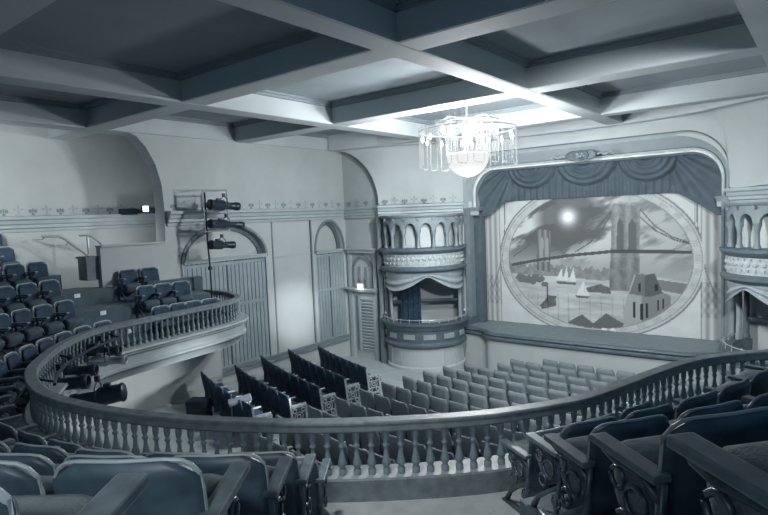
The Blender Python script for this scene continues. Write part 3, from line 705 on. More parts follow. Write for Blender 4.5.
# fascia, curb and soffit; path runs right -> back -> left, so the auditorium lies to its right side
t = thing('horseshoe_balcony', (C0[0], C0[1], -3.3), 0, 'curved horseshoe balcony front with handrail, turned balusters and moulded fascia', 'balcony')
def relb(o): o.location = (-C0[0], -C0[1], 3.3); return o
mb = MB(); mb.sweep(rail, [(-.11, -2.89), (-.11, -2.66), (.1, -2.66), (.24, -2.67), (.26, -2.71), (.2, -2.74), (.2, -2.78), (.13, -2.82), (.13, -3.0), (.18, -3.03), (.18, -3.08), (.08, -3.14), (.0, -3.26), (-.04, -3.32), (-.11, -3.3)], side=1)
relb(mb.build('fascia', 'fascia', t))
mb = MB(); mb.sweep(rail, [(-.135, -2.89), (-.135, -2.67), (-.112, -2.655), (-.112, -2.89)], side=1); tag(relb(mb.build('curb_board', 'rail', t)), 'darker wooden curb board')
mb = MB()
mb.sweep(rail, [(-.065, ZR - .115), (-.075, ZR - .1), (-.075, ZR - .04), (-.085, ZR - .03), (-.085, ZR - .01), (-.07, ZR), (.07, ZR), (.085, ZR - .01), (.085, ZR - .03), (.075, ZR - .04), (.075, ZR - .1), (.065, ZR - .115), (.03, ZR - .13), (-.03, ZR - .13)], side=1)
relb(mb.build('handrail', 'rail', t))
bal = MB(); bal.smooth = True
bprof = [(.04, 0), (.04, .06), (.024, .075), (.044, .10), (.046, .13), (.032, .18), (.022, .24), (.02, .28), (.034, .30), (.034, .315), (.02, .33), (.03, .36), (.036, .4), (.036, .47)]
bal.lathe(bprof, n=10); bme = bal.mesh('baluster', 'baluster')
bp = resample(crom(railp, 6), .152)
vis = sorted(range(1, len(bp) - 1), key=lambda i: hypot(bp[i][0], bp[i][1]))
near = set(vis[:100])
for i in range(1, len(bp) - 1):
    if i in near:
        o = bpy.data.objects.new('baluster', bme); COL.objects.link(o); o.parent = t; o.location = (bp[i][0] - C0[0], bp[i][1] - C0[1], -2.662 + 3.3)
rest = MB(); rest.smooth = True
for i in range(1, len(bp) - 1):
    if i not in near: rest.lathe(bprof, c=(bp[i][0] - C0[0], bp[i][1] - C0[1], -2.662 + 3.3), n=10)
tag(rest.build('baluster', 'baluster', t), 'far balusters of the left arm', kind='stuff')

F1 = -2.83
def off(k): return 1.0 + .97 * (k - 2)          # front edge of tier k
def row_floor(k): return F1 + .4 * (k - 1) - (.06 if k == 1 else 0)
AL, AR = -51.3, None
ax, ay = cos(radians(-51.7)), sin(radians(-51.7))     # left aisle edge passes through C0 along this ray
def ringpoly(ro, ri, a0, a1, st=3):
    k = max(2, int(abs(a1 - a0) / st)); A = [radians(a0 + (a1 - a0) * i / k) for i in range(k + 1)]
    def P(rad, a): return (min(max(C0[0] + rad * cos(a), -17.9), XR), C0[1] + rad * sin(a))
    return [P(ri, a) for a in A] + [P(ro, a) for a in reversed(A)]
def ring_mesh(mb, ri, ro, a0, a1, zt, zbm, st=3):
    k = max(2, int(abs(a1 - a0) / st)); A = [radians(a0 + (a1 - a0) * i / k) for i in range(k + 1)]
    xlim = lambda y: -17.9 if y < 7.2 else -15.5
    vs = []
    for a in A:
        for rad, z in ((ri, zbm), (ri, zt), (ro, zt), (ro, zbm)):
            x, y = C0[0] + rad * cos(a), C0[1] + rad * sin(a)
            vs.append((min(max(x, xlim(y)), XR), y, z))
    fs = []
    for i in range(k):
        for j in range(3):
            fs.append((4 * i + j, 4 * i + j + 1, 4 * i + 4 + j + 1, 4 * i + 4 + j))
    fs += [(0, 1, 2, 3), (4 * k, 4 * k + 3, 4 * k + 2, 4 * k + 1)]
    mb.add(vs, fs)
# floor slab of the balcony (level one) and soffit
for nm, za, zb2, o1, ro, mt in (('floor_balcony', F1 - .06, F1 - .16, .1, R0 + 3.2, 'carpet'), ('ceiling_under_balcony', -3.27, -3.31, .03, R0 + 2.3, 'wall')):
    mb = MB(); vs = []
    for p in rail:
        a = atan2(p[1] - C0[1], p[0] - C0[0]); q = hypot(p[0] - C0[0], p[1] - C0[1]) + o1
        for rad in (q, max(ro, q + .1)):
            x = C0[0] + rad * cos(a); y = C0[1] + rad * sin(a); x = min(max(x, XL - .05 if y > 7.2 else -17.9), XR)
            vs += [(x, y, za), (x, y, zb2)]
    m = len(rail); fs = []
    for k in range(m - 1):
        a = 4 * k; fs += [(a, a + 2, a + 6, a + 4), (a + 1, a + 5, a + 7, a + 3), (a, a + 4, a + 5, a + 1), (a + 2, a + 3, a + 7, a + 6)]
    mb.add(vs, fs); struct(mb, nm, mt)
# tiers: left of the near aisle and right of it
RA = {1: -33.0, 2: -35.9, 3: -39.1, 4: -41.05, 5: -43.2, 6: -44.2, 7: -44.6, 8: -45, 9: -45.2, 10: -45.4}
RARM = {1: -32.6, 2: -35.5, 3: -38.75, 4: -40.75, 5: -42.9}
for k in range(2, 10):
    mb = MB(); zt = row_floor(k)
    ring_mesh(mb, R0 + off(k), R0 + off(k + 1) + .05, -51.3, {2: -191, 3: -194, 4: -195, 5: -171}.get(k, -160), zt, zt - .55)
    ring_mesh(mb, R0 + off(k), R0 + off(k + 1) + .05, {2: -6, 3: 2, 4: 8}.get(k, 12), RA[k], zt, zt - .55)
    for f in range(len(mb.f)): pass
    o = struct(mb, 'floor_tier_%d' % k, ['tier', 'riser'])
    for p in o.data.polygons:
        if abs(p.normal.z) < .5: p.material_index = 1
# steps of the near aisle
st = [(1.30, -2.63), (1.9, -2.43), (2.4, -2.23), (2.85, -2.03), (3.2, -1.83), (3.6, -1.63), (4.0, -1.43), (4.35, -1.23), (4.8, -1.03), (5.1, -.83), (5.9, -.63), (6.4, -.43)]
mb = MB(); mb.smooth = False
for i, (o_, z) in enumerate(st):
    nxt = st[i + 1][0] if i + 1 < len(st) else 8
    k = min(9, max(1, int((o_ - .66) / .97) + 2))
    ring_mesh(mb, R0 + o_, R0 + nxt + .03, -51.25, RA[k] - .1, z, z - .4)
    ring_mesh(mb, R0 + o_ - .02, R0 + o_ + .03, -51.25, RA[k] - .1, z + .004, z - .03)
struct(mb, 'floor_aisle_steps', 'carpet')

# ------------------------------------------------------------------ balcony seats
def curved(mbx, x0, x1, z0, z1, y, th, bow, rc, nu=12, nv=8, tilt=.12, puff=0):
    """a curved back panel; rounded top corners; local y = depth (front is -y)"""
    def P(u, v, s):
        z = z0 + (z1 - z0) * v; hw = (x1 - x0) / 2
        t_ = (z - (z1 - rc)) / rc
        w = hw - (rc * (1 - sqrt(max(0, 1 - t_ * t_))) if t_ > 0 else 0)
        x = (u * 2 - 1) * w; yy = y + tilt * (z - z0) - bow * (x / hw) ** 2 + s * th / 2
        if puff: yy += s * puff * (1 - (2 * u - 1) ** 4) * (1 - (2 * v - 1) ** 4)
        return (x + (x0 + x1) / 2, yy, z)
    vs = [P(i / nu, j / nv, s) for s in (-1, 1) for j in range(nv + 1) for i in range(nu + 1)]
    m = (nu + 1) * (nv + 1); g = lambda s, i, j: s * m + j * (nu + 1) + i
    fs = []
    for s in (0, 1): fs += [(g(s, i, j), g(s, i + 1, j), g(s, i + 1, j + 1), g(s, i, j + 1)) for j in range(nv) for i in range(nu)]
    for i in range(nu): fs += [(g(0, i, 0), g(0, i + 1, 0), g(1, i + 1, 0), g(1, i, 0)), (g(0, i, nv), g(0, i + 1, nv), g(1, i + 1, nv), g(1, i, nv))]
    for j in range(nv): fs += [(g(0, 0, j), g(0, 0, j + 1), g(1, 0, j + 1), g(1, 0, j)), (g(0, nu, j), g(0, nu, j + 1), g(1, nu, j + 1), g(1, nu, j))]
    mbx.add(vs, fs)
def standard(mbx, x):
    """ornate cast-iron side standard: foot, scrolled web, arm bracket"""
    mbx.tube([(x, .02, .02), (x, -.04, .16), (x, .02, .34), (x, .04, .58)], [.03, .02, .022, .018], 6)
    mbx.tube([(x, -.34, .02), (x, -.26, .14), (x, -.1, .26), (x, .02, .34)], [.028, .02, .018, .02], 6)
    mbx.tube([(x, .03, .5), (x, -.1, .56), (x, -.25, .55), (x, -.33, .57)], [.02, .018, .016, .016], 6)
    for (cy, cz, q) in ((-.12, .42, .07), (-.2, .3, .05), (-.03, .2, .05), (-.24, .48, .045)):
        mbx.tube([(x, cy + q * cos(a), cz + q * sin(a)) for a in [2 * pi * i / 10 for i in range(11)]], .012, 5)
    mbx.box((x, -.16, .012), (.06, .44, .024))
def balcony_seat(with_arms, low=False):
    t = thing('balcony_chair', (0, 0, 0), 0, 'seat', 'chair', None)
    b = MB(); b.smooth = True; curved(b, -.265, .265, .26, .82, 0, .035, .045, .1); b.build('backrest', 'back_dark', t)
    b = MB(); b.smooth = True; curved(b, -.235, .235, .3, .79, -.035, .03, .04, .09, puff=.02)
    b.build('back_pad', 'seat_dark', t)
    # edge highlight coloured in as a pale bead round the back
    b = MB(); pts = []
    for i in range(13):
        u = -1 + 2 * i / 12; pts.append(u)
    path = [(-.265, .03, .42), (-.265, .055, .70)] + [(-.265 + .1 * (1 - cos(a)), .065 - .03, .72 + .1 * sin(a)) for a in (pi / 8, pi / 4, 3 * pi / 8)] + [(-.15, .055, .822), (0, .075, .824), (.15, .055, .822)] + [(.265 - .1 * (1 - cos(a)), .035, .72 + .1 * sin(a)) for a in (3 * pi / 8, pi / 4, pi / 8)] + [(.265, .055, .70), (.265, .03, .42)]
    path = [(x, .12 * (z - .26) - .045 * (x / .265) ** 2, z) for x, y, z in path]
    b.tube(path, .016 if low else .009, 6); tag(b.build('edge_highlight', 'edge', t), 'pale bead painting the highlight along the back edge')
    # tipped-up cushion
    b = MB(); b.smooth = True
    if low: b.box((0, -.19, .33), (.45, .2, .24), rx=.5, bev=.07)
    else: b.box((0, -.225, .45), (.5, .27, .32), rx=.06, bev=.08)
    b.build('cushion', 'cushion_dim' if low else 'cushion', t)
    for x in ((-.287, .287) if with_arms == 2 else (-.287,)):
        b = MB(); b.box((x, -.17, .6), (.08, .42, .035), rx=-.03, bev=.008); b.build('armrest', 'arm', t)
        b = MB(); b.smooth = True; standard(b, x); b.build('standard', 'iron', t)
    return t
seatA = balcony_seat(1); seatB = balcony_seat(2); seatC = balcony_seat(1, True)
usedA = [False]; usedB = [False]; usedC = [False]
def place(kind, loc, rz, label, group):
    proto, flag = {1: (seatA, usedA), 2: (seatB, usedB), 3: (seatC, usedC)}[kind]
    if not flag[0]:
        flag[0] = True; o = proto; o.location = (loc[0], loc[1], loc[2] + H); o.rotation_euler = (0, 0, rz); o['label'] = label; o['group'] = group; return o
    return dup(proto, loc, rz, label, group)
def seat_at(k, deg, kind, label, group):
    rad = R0 + .53 + .97 * (k - 1); a = radians(deg)
    x, y = C0[0] + rad * cos(a), C0[1] + rad * sin(a)
    # local -y (front) must face the centre: direction from seat to centre = -(cos a, sin a)
    rz = a - pi / 2
    place(kind, (x, y, row_floor(k)), rz, label, group)
def pitch(k, w=.585): return degrees(w / (R0 + .53 + .97 * (k - 1)))
rowname = lambda k: 'front' if k == 1 else ORD[k - 1]
# left of the near aisle round to the far-left aisle
LEND = {1: -160.5, 2: -161.5, 3: -163.5, 4: -165.5, 5: -167, 6: -168}
for k in range(1, 7):
    d0 = -51.9 - pitch(k) * .44; j = 0
    if k == 6: d0 = -100
    while True:
        d = d0 - pitch(k) * j
        if d < LEND[k]: break
        rad = R0 + .53 + .97 * (k - 1); x = C0[0] + rad * cos(radians(d)); y = C0[1] + rad * sin(radians(d))
        # leave out what lies far outside the view, left of the frame
        fx, fy = x * cos(.669) + y * sin(.669), -x * sin(.669) + y * cos(.669)
        if fy > .35 and abs(fx / fy) < 1.0 and x > -17.6:
            place(3 if d < -95 else (1 if j else 2), (x, y, row_floor(k)), radians(d) - pi / 2,
                  'dark balcony chair left of the near aisle, %s row from railing, %s from that aisle' % (rowname(k), ORD[j]), 'balcony seats left of the near aisle')
        j += 1
# right of the near aisle
for k in range(1, 6):
    d0 = RARM[k] + degrees(.287 / (R0 + .53 + .97 * (k - 1))); j = 0
    while True:
        d = d0 + pitch(k) * j
        if d > {1: -13, 2: -6, 3: 2, 4: 8}.get(k, 13) or j > 12: break
        rad = R0 + .53 + .97 * (k - 1); x = C0[0] + rad * cos(radians(d)); y = C0[1] + rad * sin(radians(d))
        fx, fy = x * cos(.669) + y * sin(.669), -x * sin(.669) + y * cos(.669)
        if x < XR - .4 and fy > .2 and fx / fy < 2.2:
            place(2 if j == 0 else 1, (x, y, row_floor(k)), radians(d) - pi / 2,
                  'shadowed balcony chair right of the near aisle, %s row from railing, %s from aisle' % (rowname(k), ORD[j]), 'balcony seats right of the near aisle')
        j += 1
# little block at the end of the left arm
for k, ds in ((1, (-177.4, 177.7, 173.6, 168.8)), (2, (-179.2, 176.6, 172.3)), (3, (-179.6, 175.8))):
    for j, d in enumerate(ds):
        rad = R0 + .53 + .97 * (k - 1)
        x, y = C0[0] + rad * cos(radians(d)), C0[1] + rad * sin(radians(d))
        place(3, (x - .45, y, row_floor(k)), radians(d) - pi / 2,
              'balcony chair in the small block below the spotlight stand, %s row, %s from aisle' % (rowname(k), ORD[j]), 'seats at the end of the left balcony arm')

# newel block, handrails in the side recess
mb = MB(); mb.box((0, 0, .3), (.5, .4, .6), bev=.02); mb.box((0, 0, .62), (.56, .46, .05))
tag(mb.build('newel_block', 'tier', None, (-15.85, 7.15, -1.42)), 'squat dark block at the foot of the handrails by the left wall', 'post')
mb = MB(); P = [(-16.9, 6.42, -.18), (-16.9, 6.88, -.2), (-16.75, 7.0, -.26), (-16.5, 7.2, -.82)]
P = [(-16.9, 6.42, -.18), (-16.9, 6.85, -.21), (-16.9, 7.0, -.29), (-16.9, 7.6, -.8), (-16.9, 7.75, -.95)]
mb.tube(P, .04, 8); mb.tube([(-16.9, 6.5, -.19), (-17.1, 6.5, -.28), (-17.72, 6.5, -.28)], .02, 6); mb.tube([(-16.9, 7.1, -.37), (-17.1, 7.1, -.47), (-17.72, 7.1, -.47)], .02, 6)
tag(mb.build('handrail', 'brass', None, (0, 0, 0)), 'bright sloping handrail in the side recess, the left and brighter one', 'handrail')
mb = MB(); mb.tube([(-16.9, 7.62, -.22), (-16.9, 7.62, -.95)], .03, 8); mb.tube([(-16.9, 7.4, -.22), (-16.9, 7.62, -.22), (-16.9, 7.75, -.27), (-16.9, 8.33, -.79)], .025, 8)
tag(mb.build('handrail', 'steel', None, (0, 0, 0)), 'thin handrail with upright post in the side recess, right of the bright one', 'handrail')
for k, (x, y) in enumerate(((-13.2, 6.6), (-14.15, 6.35), (-15.1, 6.1))):
    a = atan2(y - C0[1], x - C0[0])
    kk = k + 2; rad = R0 + off(kk) - .012
    mb = MB(); mb.box((0, 0, 0), (.015, .16, .1))
    tag(mb.build('step_marker', 'white', None, (C0[0] + rad * cos(radians(-169.5)), C0[1] + rad * sin(radians(-169.5)), row_floor(kk) - .1), radians(-169.5)),
        'small white marker on the %s riser up from the railing in the left aisle' % ORD[k], 'marker', 'white step markers')
# lamp and dark fitting in the recess
mb = MB(); mb.box((0, 0, 0), (.08, .2, .2)); mb.cur = 1; mb.box((.045, 0, 0), (.02, .17, .17))
tag(mb.build('wall_lamp', ['black', 'lamp'], None, (-17.55, 9.8, .53)), 'small square lit lamp high in the side recess', 'lamp')
mb = MB(); mb.box((0, 0, 0), (.25, .5, .2), bev=.02); mb.tube([(0, .25, .02), (0, .36, .02)], .06, 10)
tag(mb.build('wall_projector', 'black', None, (-17.6, 9.25, .45)), 'dark box fitting beside the small lit lamp in the side recess', 'light fitting')

# ------------------------------------------------------------------ orchestra seats
QC = (-4.0, 31.6)
def orch_seat(mat, fr, white=False):
    t = thing('orchestra_chair', (0, 0, 0), 0, 'seat', 'chair')
    b = MB(); b.smooth = True; curved(b, -.27, .27, .3, .89, 0, .06, .03, .04, nu=6, nv=5, tilt=.16, puff=.015); b.build('backrest', mat, t)
    b = MB(); b.box((0, -.27, .42), (.45, .42, .09), rx=.03, bev=.03); b.build('seat', mat, t)
    for x in (-.272, .272):
        b = MB(); b.box((x, -.18, .63), (.045, .4, .035), bev=.008); b.build('armrest', 'edge', t)
        b = MB(); b.box((x, -.02, .3), (.03, .06, .6)); b.box((x, -.2, .2), (.025, .34, .38)); b.build('standard', fr, t)
    return t
def orch_end():
    t = orch_seat('seat_dark', 'oframe')
    b = MB(); x = -.31
    b.box((x, -.2, .012), (.05, .44, .024)); b.box((x, .03, .42), (.03, .05, .84), rx=-.1); b.box((x, -.36, .3), (.03, .05, .6)); b.box((x, -.16, .6), (.03, .4, .05)); b.box((x, -.16, .1), (.03, .4, .05))
    for (cy, cz, q) in ((-.16, .35, .11), (-.16, .35, .05), (-.28, .5, .05), (-.05, .5, .05), (-.28, .2, .05), (-.05, .2, .05)):
        b.tube([(x, cy + q * cos(a), cz + q * sin(a)) for a in [2 * pi * i / 12 for i in range(13)]], .018, 5)
    tag(b.build('end_panel', 'iron_pale', t), 'pale lacy cast-iron end panel')
    return t
oC = orch_seat('oseat', 'oframe'); oD = orch_seat('seat_dark', 'oframe'); oE = orch_end()  # left block coloured dark to stand for its weaker light
oused = {}
def oput(proto, x, rho, label, group):
    y = QC[1] - sqrt(rho * rho - (x - QC[0]) ** 2); a = atan2(y - QC[1], x - QC[0])
    rz = a + pi / 2 + pi           # front (local -y) faces the stage
    loc = (x, y, floor_z(y))
    if proto.name not in oused:
        oused[proto.name] = 1; proto.location = (x, y, loc[2] + H); proto.rotation_euler = (0, 0, rz); proto['label'] = label; proto['group'] = group
    else: dup(proto, loc, rz, label, group)
def xs_on(rho, x0, x1, w=.6):
    x = x0; out = []
    while x < x1:
        out.append(x); s = (x - QC[0]) / rho; x += w * sqrt(max(.1, 1 - s * s))
    return out
crow = [14.7, 15.55, 16.4, 17.25, 18.1, 19.0, 19.9, 20.8, 21.7, 22.6, 23.5, 24.4, 25.3]
cl = [-7.0, -7.8, -7.8, -8.6, -8.85, -8.95, -9.0, -9.0, -8.95, -8.9, -8.85, -8.85, -8.85]
for j, (rho, x0) in enumerate(zip(crow, cl)):
    for i, x in enumerate(xs_on(rho, x0, -2.6)):
        y = QC[1] - sqrt(rho * rho - (x - QC[0]) ** 2)
        fx, fy = x * .784 + y * .62, -x * .62 + y * .784
        if j >= 8 and (fx / fy > .25): continue
        oput(oC, x, rho, 'grey orchestra chair in centre block, %s row from stage, %s from left aisle' % (ORD[j], ORD[i]), 'centre orchestra seats')
for j, rho in enumerate([20.15, 21.3, 22.4, 23.45, 24.5]):
    xe = [-11.0, -10.65, -10.4, -10.3, -10.3][j]; X = []; x = xe
    while x > -14.75:
        X.append(x); s = (x - QC[0]) / rho; x -= .6 * sqrt(1 - s * s)
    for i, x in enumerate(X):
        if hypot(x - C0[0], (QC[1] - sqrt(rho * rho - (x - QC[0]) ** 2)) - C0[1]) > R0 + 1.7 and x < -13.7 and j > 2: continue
        oput(oE if i == 0 else oD, x, rho, 'shade-darkened orchestra chair in the block beside shuttered wall, %s row from stage, %s from aisle' % (ORD[j], ORD[i]), 'left orchestra seats')
# dark crate and pale roll at the back of the left block
mb = MB(); mb.box((0, 0, .3), (.5, .4, .6), bev=.02); mb.box((0, -.21, .32), (.4, .02, .4))
tag(mb.build('equipment_case', 'black', None, (-12.35, 7.95, floor_z(7.9)), .5), 'dark upright case standing below the left balcony, seen just over the railing', 'case')
mb = MB(); mb.tube([(-.25, 0, .8), (.25, 0, .9)], .09, 12); mb.tube([(-.2, 0, 0), (-.2, 0, .8)], .02, 6); mb.tube([(.2, 0, 0), (.2, 0, .88)], .02, 6)
tag(mb.build('follow_spot', 'trim_mid', None, (-10.75, 8.0, floor_z(8.0)), .9), 'pale cylinder on legs beside the left orchestra rows, just over the railing', 'stage light')

# ------------------------------------------------------------------ spotlights
def spotlight(loc, rz, tilt, L, rad, label, group, yoke_up=True, mat='black', lensmat='lens'):
    t = thing('spotlight', loc, rz, label, 'spotlight', group)
    R = Matrix.Rotation(tilt, 3, 'Y')     # local +x = beam direction
    def T(p): return tuple(R @ Vector(p))
    ax_ = R @ Matrix.Rotation(pi / 2, 3, 'Y')
    b = MB(); b.smooth = True
    b.lathe([(0, -L * .5), (rad * .98, -L * .5), (rad * 1.1, -L * .47), (rad * 1.1, -L * .44), (rad * 1.0, -L * .43), (rad * 1.1, -L * .05), (rad * .9, 0), (rad * .75, .02), (rad * .75, L * .36), (rad * .88, L * .38), (rad * .88, L * .5), (rad * .7, L * .5), (rad * .7, L * .42)], n=16, axis=ax_)
    b.build('housing', mat, t)
    b = MB(); b.lathe([(0, L * .44), (rad * .45, L * .435), (rad * .7, L * .42)], n=16, axis=ax_); tag(b.build('lens', lensmat, t), 'pale glass lens')
    s = 1 if yoke_up else -1
    b = MB(); b.tube([T((0, -rad * 1.15, 0)), (0, -rad * 1.2, s * rad * 1.2), (0, 0, s * rad * 1.9), (0, rad * 1.2, s * rad * 1.2), T((0, rad * 1.15, 0))], .014, 6)
    b.box((0, 0, s * rad * 2.1), (.07, .07, .1)); b.build('yoke', 'black', t)
    b = MB(); b.box(T((-L * .2, 0, rad * 1.15)), (.1, .1, .06)); b.build('knob', mat, t)
    return t
names = ['highest of the dark spotlights hung inside the left railing', 'silver-tubed spotlight hung second from the top inside the left railing', 'third spotlight down inside the left railing, in front of the silver one', 'fourth spotlight down inside the left railing, partly behind the handrail', 'lone dark spotlight silhouetted against the white wall under the left railing']
SP = [((-11.55, 5.3, -2.5), .75, .0, .75, .13), ((-10.98, 5.15, -2.58), .75, .0, .7, .10), ((-11.0, 4.48, -2.64), .8, -.02, .9, .13), ((-10.6, 4.12, -2.72), .8, -.04, .95, .15), ((-9.72, 4.36, -2.86), .85 + pi, .12, .85, .15)]
for i, ((x, y, z), a, tl_, L, rd) in enumerate(SP):
    spotlight((x, y, z), a + .0, tl_, L, rd, names[i], 'spotlights along the left railing', True, 'steel' if i == 1 else 'black')
# pipe that carries them
mb = MB(); mb.tube([(C0[0] + (R0 - .35) * cos(radians(a)), C0[1] + (R0 - .35) * sin(radians(a)), -2.28) for a in range(-112, -156, -4)], .025, 8)
for a in (-114, -132, -152): mb.tube([(C0[0] + (R0 - .35) * cos(radians(a)), C0[1] + (R0 - .35) * sin(radians(a)), -2.28), (C0[0] + (R0 - .12) * cos(radians(a)), C0[1] + (R0 - .12) * sin(radians(a)), -2.2)], .02, 6)
tag(mb.build('lighting_pipe', 'black', None, (0, 0, 0)), 'curved dark pipe inside the left railing carrying the spotlights', 'pipe')
# stand on the end of the left arm
t = thing('lighting_stand', (-14.56, 10.05, -2.1), 0, 'tall thin lighting stand with a ladder frame at the end of the left balcony arm', 'lighting stand')
b = MB(); b.tube([(0, 0, -.7), (0, 0, .9), (0, -.03, 1.4), (0, -.03, 3.0)], .025, 8); b.box((0, 0, .75), (.09, .09, .1)); b.build('pole', 'black', t)
b = MB(); y0, y1 = -.1, .78
b.tube([(0, y0, 3.05), (0, y1, 3.07)], .03, 6); b.tube([(0, y1 - .03, 3.07), (0, y1 - .03, 1.82)], .028, 6); b.tube([(0, y0, 1.84), (0, y1, 1.83)], .025, 6); b.tube([(0, y0, 2.45), (0, y1, 2.44)], .022, 6); b.tube([(0, y0 + .02, 3.05), (0, y0 + .02, 1.84)], .016, 6)
tag(b.build('ladder_frame', 'brass', t), 'pale steel frame')
for i, (z, y, L, rd, q) in enumerate(((.50, 10.6, 1.05, .15, 'top'), (-.07, 10.65, 1.2, .13, 'middle'), (-.68, 10.45, .85, .13, 'lowest'))):
    spotlight((-14.45, y, z), pi / 2, .07, L, rd, '%s dark spotlight on the tall stand at the end of the left balcony arm' % q, 'spotlights on the stand', True)

# ------------------------------------------------------------------ chandelier
cx, cy = -7.4, 13.0
t = thing('chandelier', (cx, cy, .91), 0, 'lit crystal chandelier with a glass bowl hanging from the coffered ceiling', 'chandelier')
Z = lambda z: z - .91
b = MB(); b.tube([(0, 0, Z(1.4)), (0, 0, Z(3.15))], .03, 8); b.lathe([(0, Z(3.17)), (.25, Z(3.16)), (.2, Z(3.1)), (.04, Z(3.04))], n=16); b.build('stem', 'crystal', t)
b = MB(); b.smooth = True; b.lathe([(0, Z(.91))] + [(.53 * sin(a), Z(1.42) - .50 * cos(a)) for a in [pi / 2 * k / 8 for k in range(1, 9)]] + [(.55, Z(1.46)), (.5, Z(1.5)), (0, Z(1.52))], n=28); tag(b.build('glass_bowl', 'bowl', t), 'glowing glass bowl')
for rad, zz, nm in ((1.22, 2.1, 'outer'), (.8, 2.3, 'inner')):
    b = MB(); b.tube([(rad * cos(2 * pi * k / 36), rad * sin(2 * pi * k / 36), Z(zz)) for k in range(37)], .018, 6)
    for k in range(6): a = pi / 3 * k; b.tube([(0, 0, Z(zz) + .1), (rad * .6 * cos(a), rad * .6 * sin(a), Z(zz) + .14), (rad * cos(a), rad * sin(a), Z(zz))], .014, 6)
    b.build('ring', 'crystal', t)
def strand(mbx, p, q, sag, beads=18, rad=.014):
    for i in range(beads + 1):
        u = i / beads; x = p[0] + (q[0] - p[0]) * u; y = p[1] + (q[1] - p[1]) * u; z = p[2] + (q[2] - p[2]) * u - sag * (1 - (2 * u - 1) ** 6)
        rr_ = rad * (1 + .4 * sin(i * 2.3))
        mbx.add([(x + rr_, y, z), (x - rr_, y, z), (x, y + rr_, z), (x, y - rr_, z), (x, y, z + rr_ * 1.5), (x, y, z - rr_ * 1.5)], [(0, 2, 4), (2, 1, 4), (1, 3, 4), (3, 0, 4), (2, 0, 5), (1, 2, 5), (3, 1, 5), (0, 3, 5)])
for k in range(20):
    a = 2 * pi * k / 20; a2 = a + .2
    b = MB()
    p = (1.24 * cos(a), 1.24 * sin(a), Z(2.2)); q = (1.24 * cos(a2), 1.24 * sin(a2), Z(2.15)); 
    for s, e in ((p, (p[0], p[1], Z(1.25))), (q, (q[0], q[1], Z(1.22)))):
        strand(b, s, e, 0, 30, .012)
    strand(b, (p[0], p[1], Z(1.25)), (q[0], q[1], Z(1.22)), .06, 8, .013)
    b.build('crystal_strand', 'crystal', t)
for k in range(16):
    a = 2 * pi * (k + .5) / 16; b = MB()
    strand(b, (.8 * cos(a), .8 * sin(a), Z(2.4)), (.72 * cos(a), .72 * sin(a), Z(1.5)), 0, 30, .012); b.build('crystal_strand', 'crystal', t); b = MB()
    strand(b, (.5 * cos(a + .1), .5 * sin(a + .1), Z(2.5)), (.52 * cos(a + .1), .52 * sin(a + .1), Z(1.5)), 0, 30, .012)
    b.build('crystal_strand', 'crystal', t)
for k in range(12):
    a = 2 * pi * (k + .25) / 12; b = MB(); b.smooth = True
    b.lathe([(0, Z(1.82)), (.03, Z(1.85)), (.04, Z(1.9)), (.02, Z(1.97)), (0, Z(1.99))], c=(1.15 * cos(a), 1.15 * sin(a), 0), n=8); b.build('bulb', 'bulb', t)
for k in range(10):
    a = 2 * pi * (k + .25) / 10; b = MB(); b.smooth = True
    b.lathe([(0, Z(2.05)), (.03, Z(2.08)), (.035, Z(2.13)), (.02, Z(2.2)), (0, Z(2.22))], c=(.66 * cos(a), .66 * sin(a), 0), n=8); b.build('bulb', 'bulb', t)

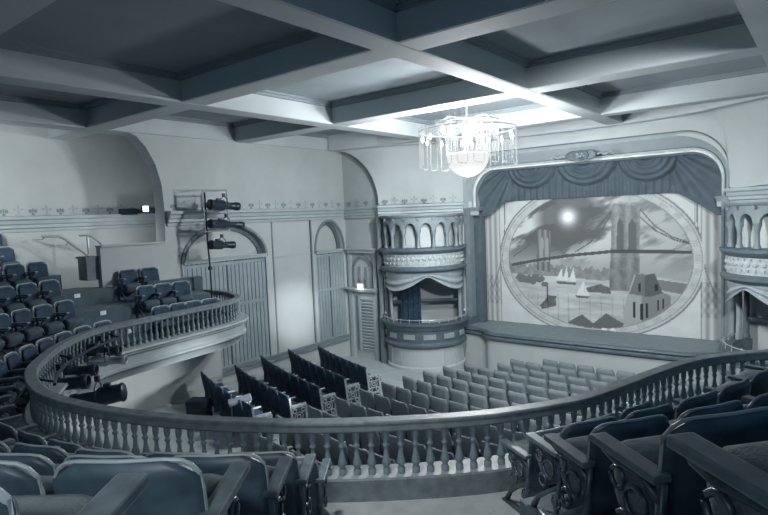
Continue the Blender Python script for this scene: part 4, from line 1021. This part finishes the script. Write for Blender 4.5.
# ------------------------------------------------------------------ light
def light(kind, loc, energy, size=.3, col=(.97, .99, 1), target=None, spot=None, blend=.6, sy=None):
    d = bpy.data.lights.new(kind.lower() + '_light', kind); d.energy = energy; d.color = col
    if kind == 'AREA':
        d.size = size
        if sy: d.shape = 'RECTANGLE'; d.size_y = sy
    else: d.shadow_soft_size = size
    if kind == 'SPOT': d.spot_size = radians(spot); d.spot_blend = blend
    o = bpy.data.objects.new('light', d); COL.objects.link(o); o.location = (loc[0], loc[1], loc[2] + H)
    if target:
        v = Vector(target) - Vector(loc); o.rotation_euler = v.to_track_quat('-Z', 'Y').to_euler()
    return o
light('POINT', (cx, cy, 2.05), 1000, .3)
light('POINT', (cx, cy, .62), 380, .25)
light('SPOT', (1.5, 7.0, .3), 7000, .15, target=(-15.4, 14.2, -3.4), spot=9, blend=1)
light('SPOT', (.4, 6.0, 2.3), 2400, .35, target=(-6.5, 17.5, -3.2), spot=62, blend=.6)
light('AREA', (-1.5, -3.5, 1.6), 16, 3.0, target=(-6, 7, -3))
light('SPOT', (.8, -2.0, 2.0), 300, .3, target=(-2.6, 1.5, -1.1), spot=46, blend=.9)
light('SPOT', (-3.2, 2.2, 2.35), 330, .25, target=(-3.0, 4.6, -2.8), spot=42, blend=.8)
light('SPOT', (-7.9, 9.6, -3.3), 750, .25, target=(-14.4, 6.9, -4.5), spot=38, blend=.9)
light('SPOT', (-13.8, 3.2, 1.0), 420, .4, target=(-18, 5.6, .9), spot=80, blend=.7)
light('POINT', (-16.7, 8.8, -.45), 14, .15)
light('POINT', (-14.5, YP - .45, -2.75), 6, .1)

w = bpy.data.worlds.new('world'); SC.world = w; w.use_nodes = True
bg = w.node_tree.nodes['Background']; bg.inputs['Color'].default_value = (.09, .34, .62, 1); bg.inputs['Strength'].default_value = .42

# ------------------------------------------------------------------ camera
cd = bpy.data.cameras.new('camera'); cam = bpy.data.objects.new('camera', cd); COL.objects.link(cam)
F, yaw, pit, rol = 569.68, .66912, .073137, .040132
cd.sensor_fit = 'HORIZONTAL'; cd.sensor_width = 36; cd.lens = F * 36 / 768; cd.clip_start = .05; cd.clip_end = 200
f = Vector((-sin(yaw) * cos(pit), cos(yaw) * cos(pit), -sin(pit))); rt = Vector((cos(yaw), sin(yaw), 0)); dn = f.cross(rt)
c_, s_ = cos(rol), sin(rol); r2 = c_ * rt + s_ * dn; d2 = -s_ * rt + c_ * dn
m = Matrix((r2, -d2, -f)).transposed().to_4x4(); m.translation = Vector((0, 0, H)); cam.matrix_world = m
SC.camera = cam
vs_ = SC.view_settings; vs_.view_transform = 'Standard'; vs_.look = 'None'; vs_.gamma = 1; vs_.exposure = .68; vs_.use_curve_mapping = False
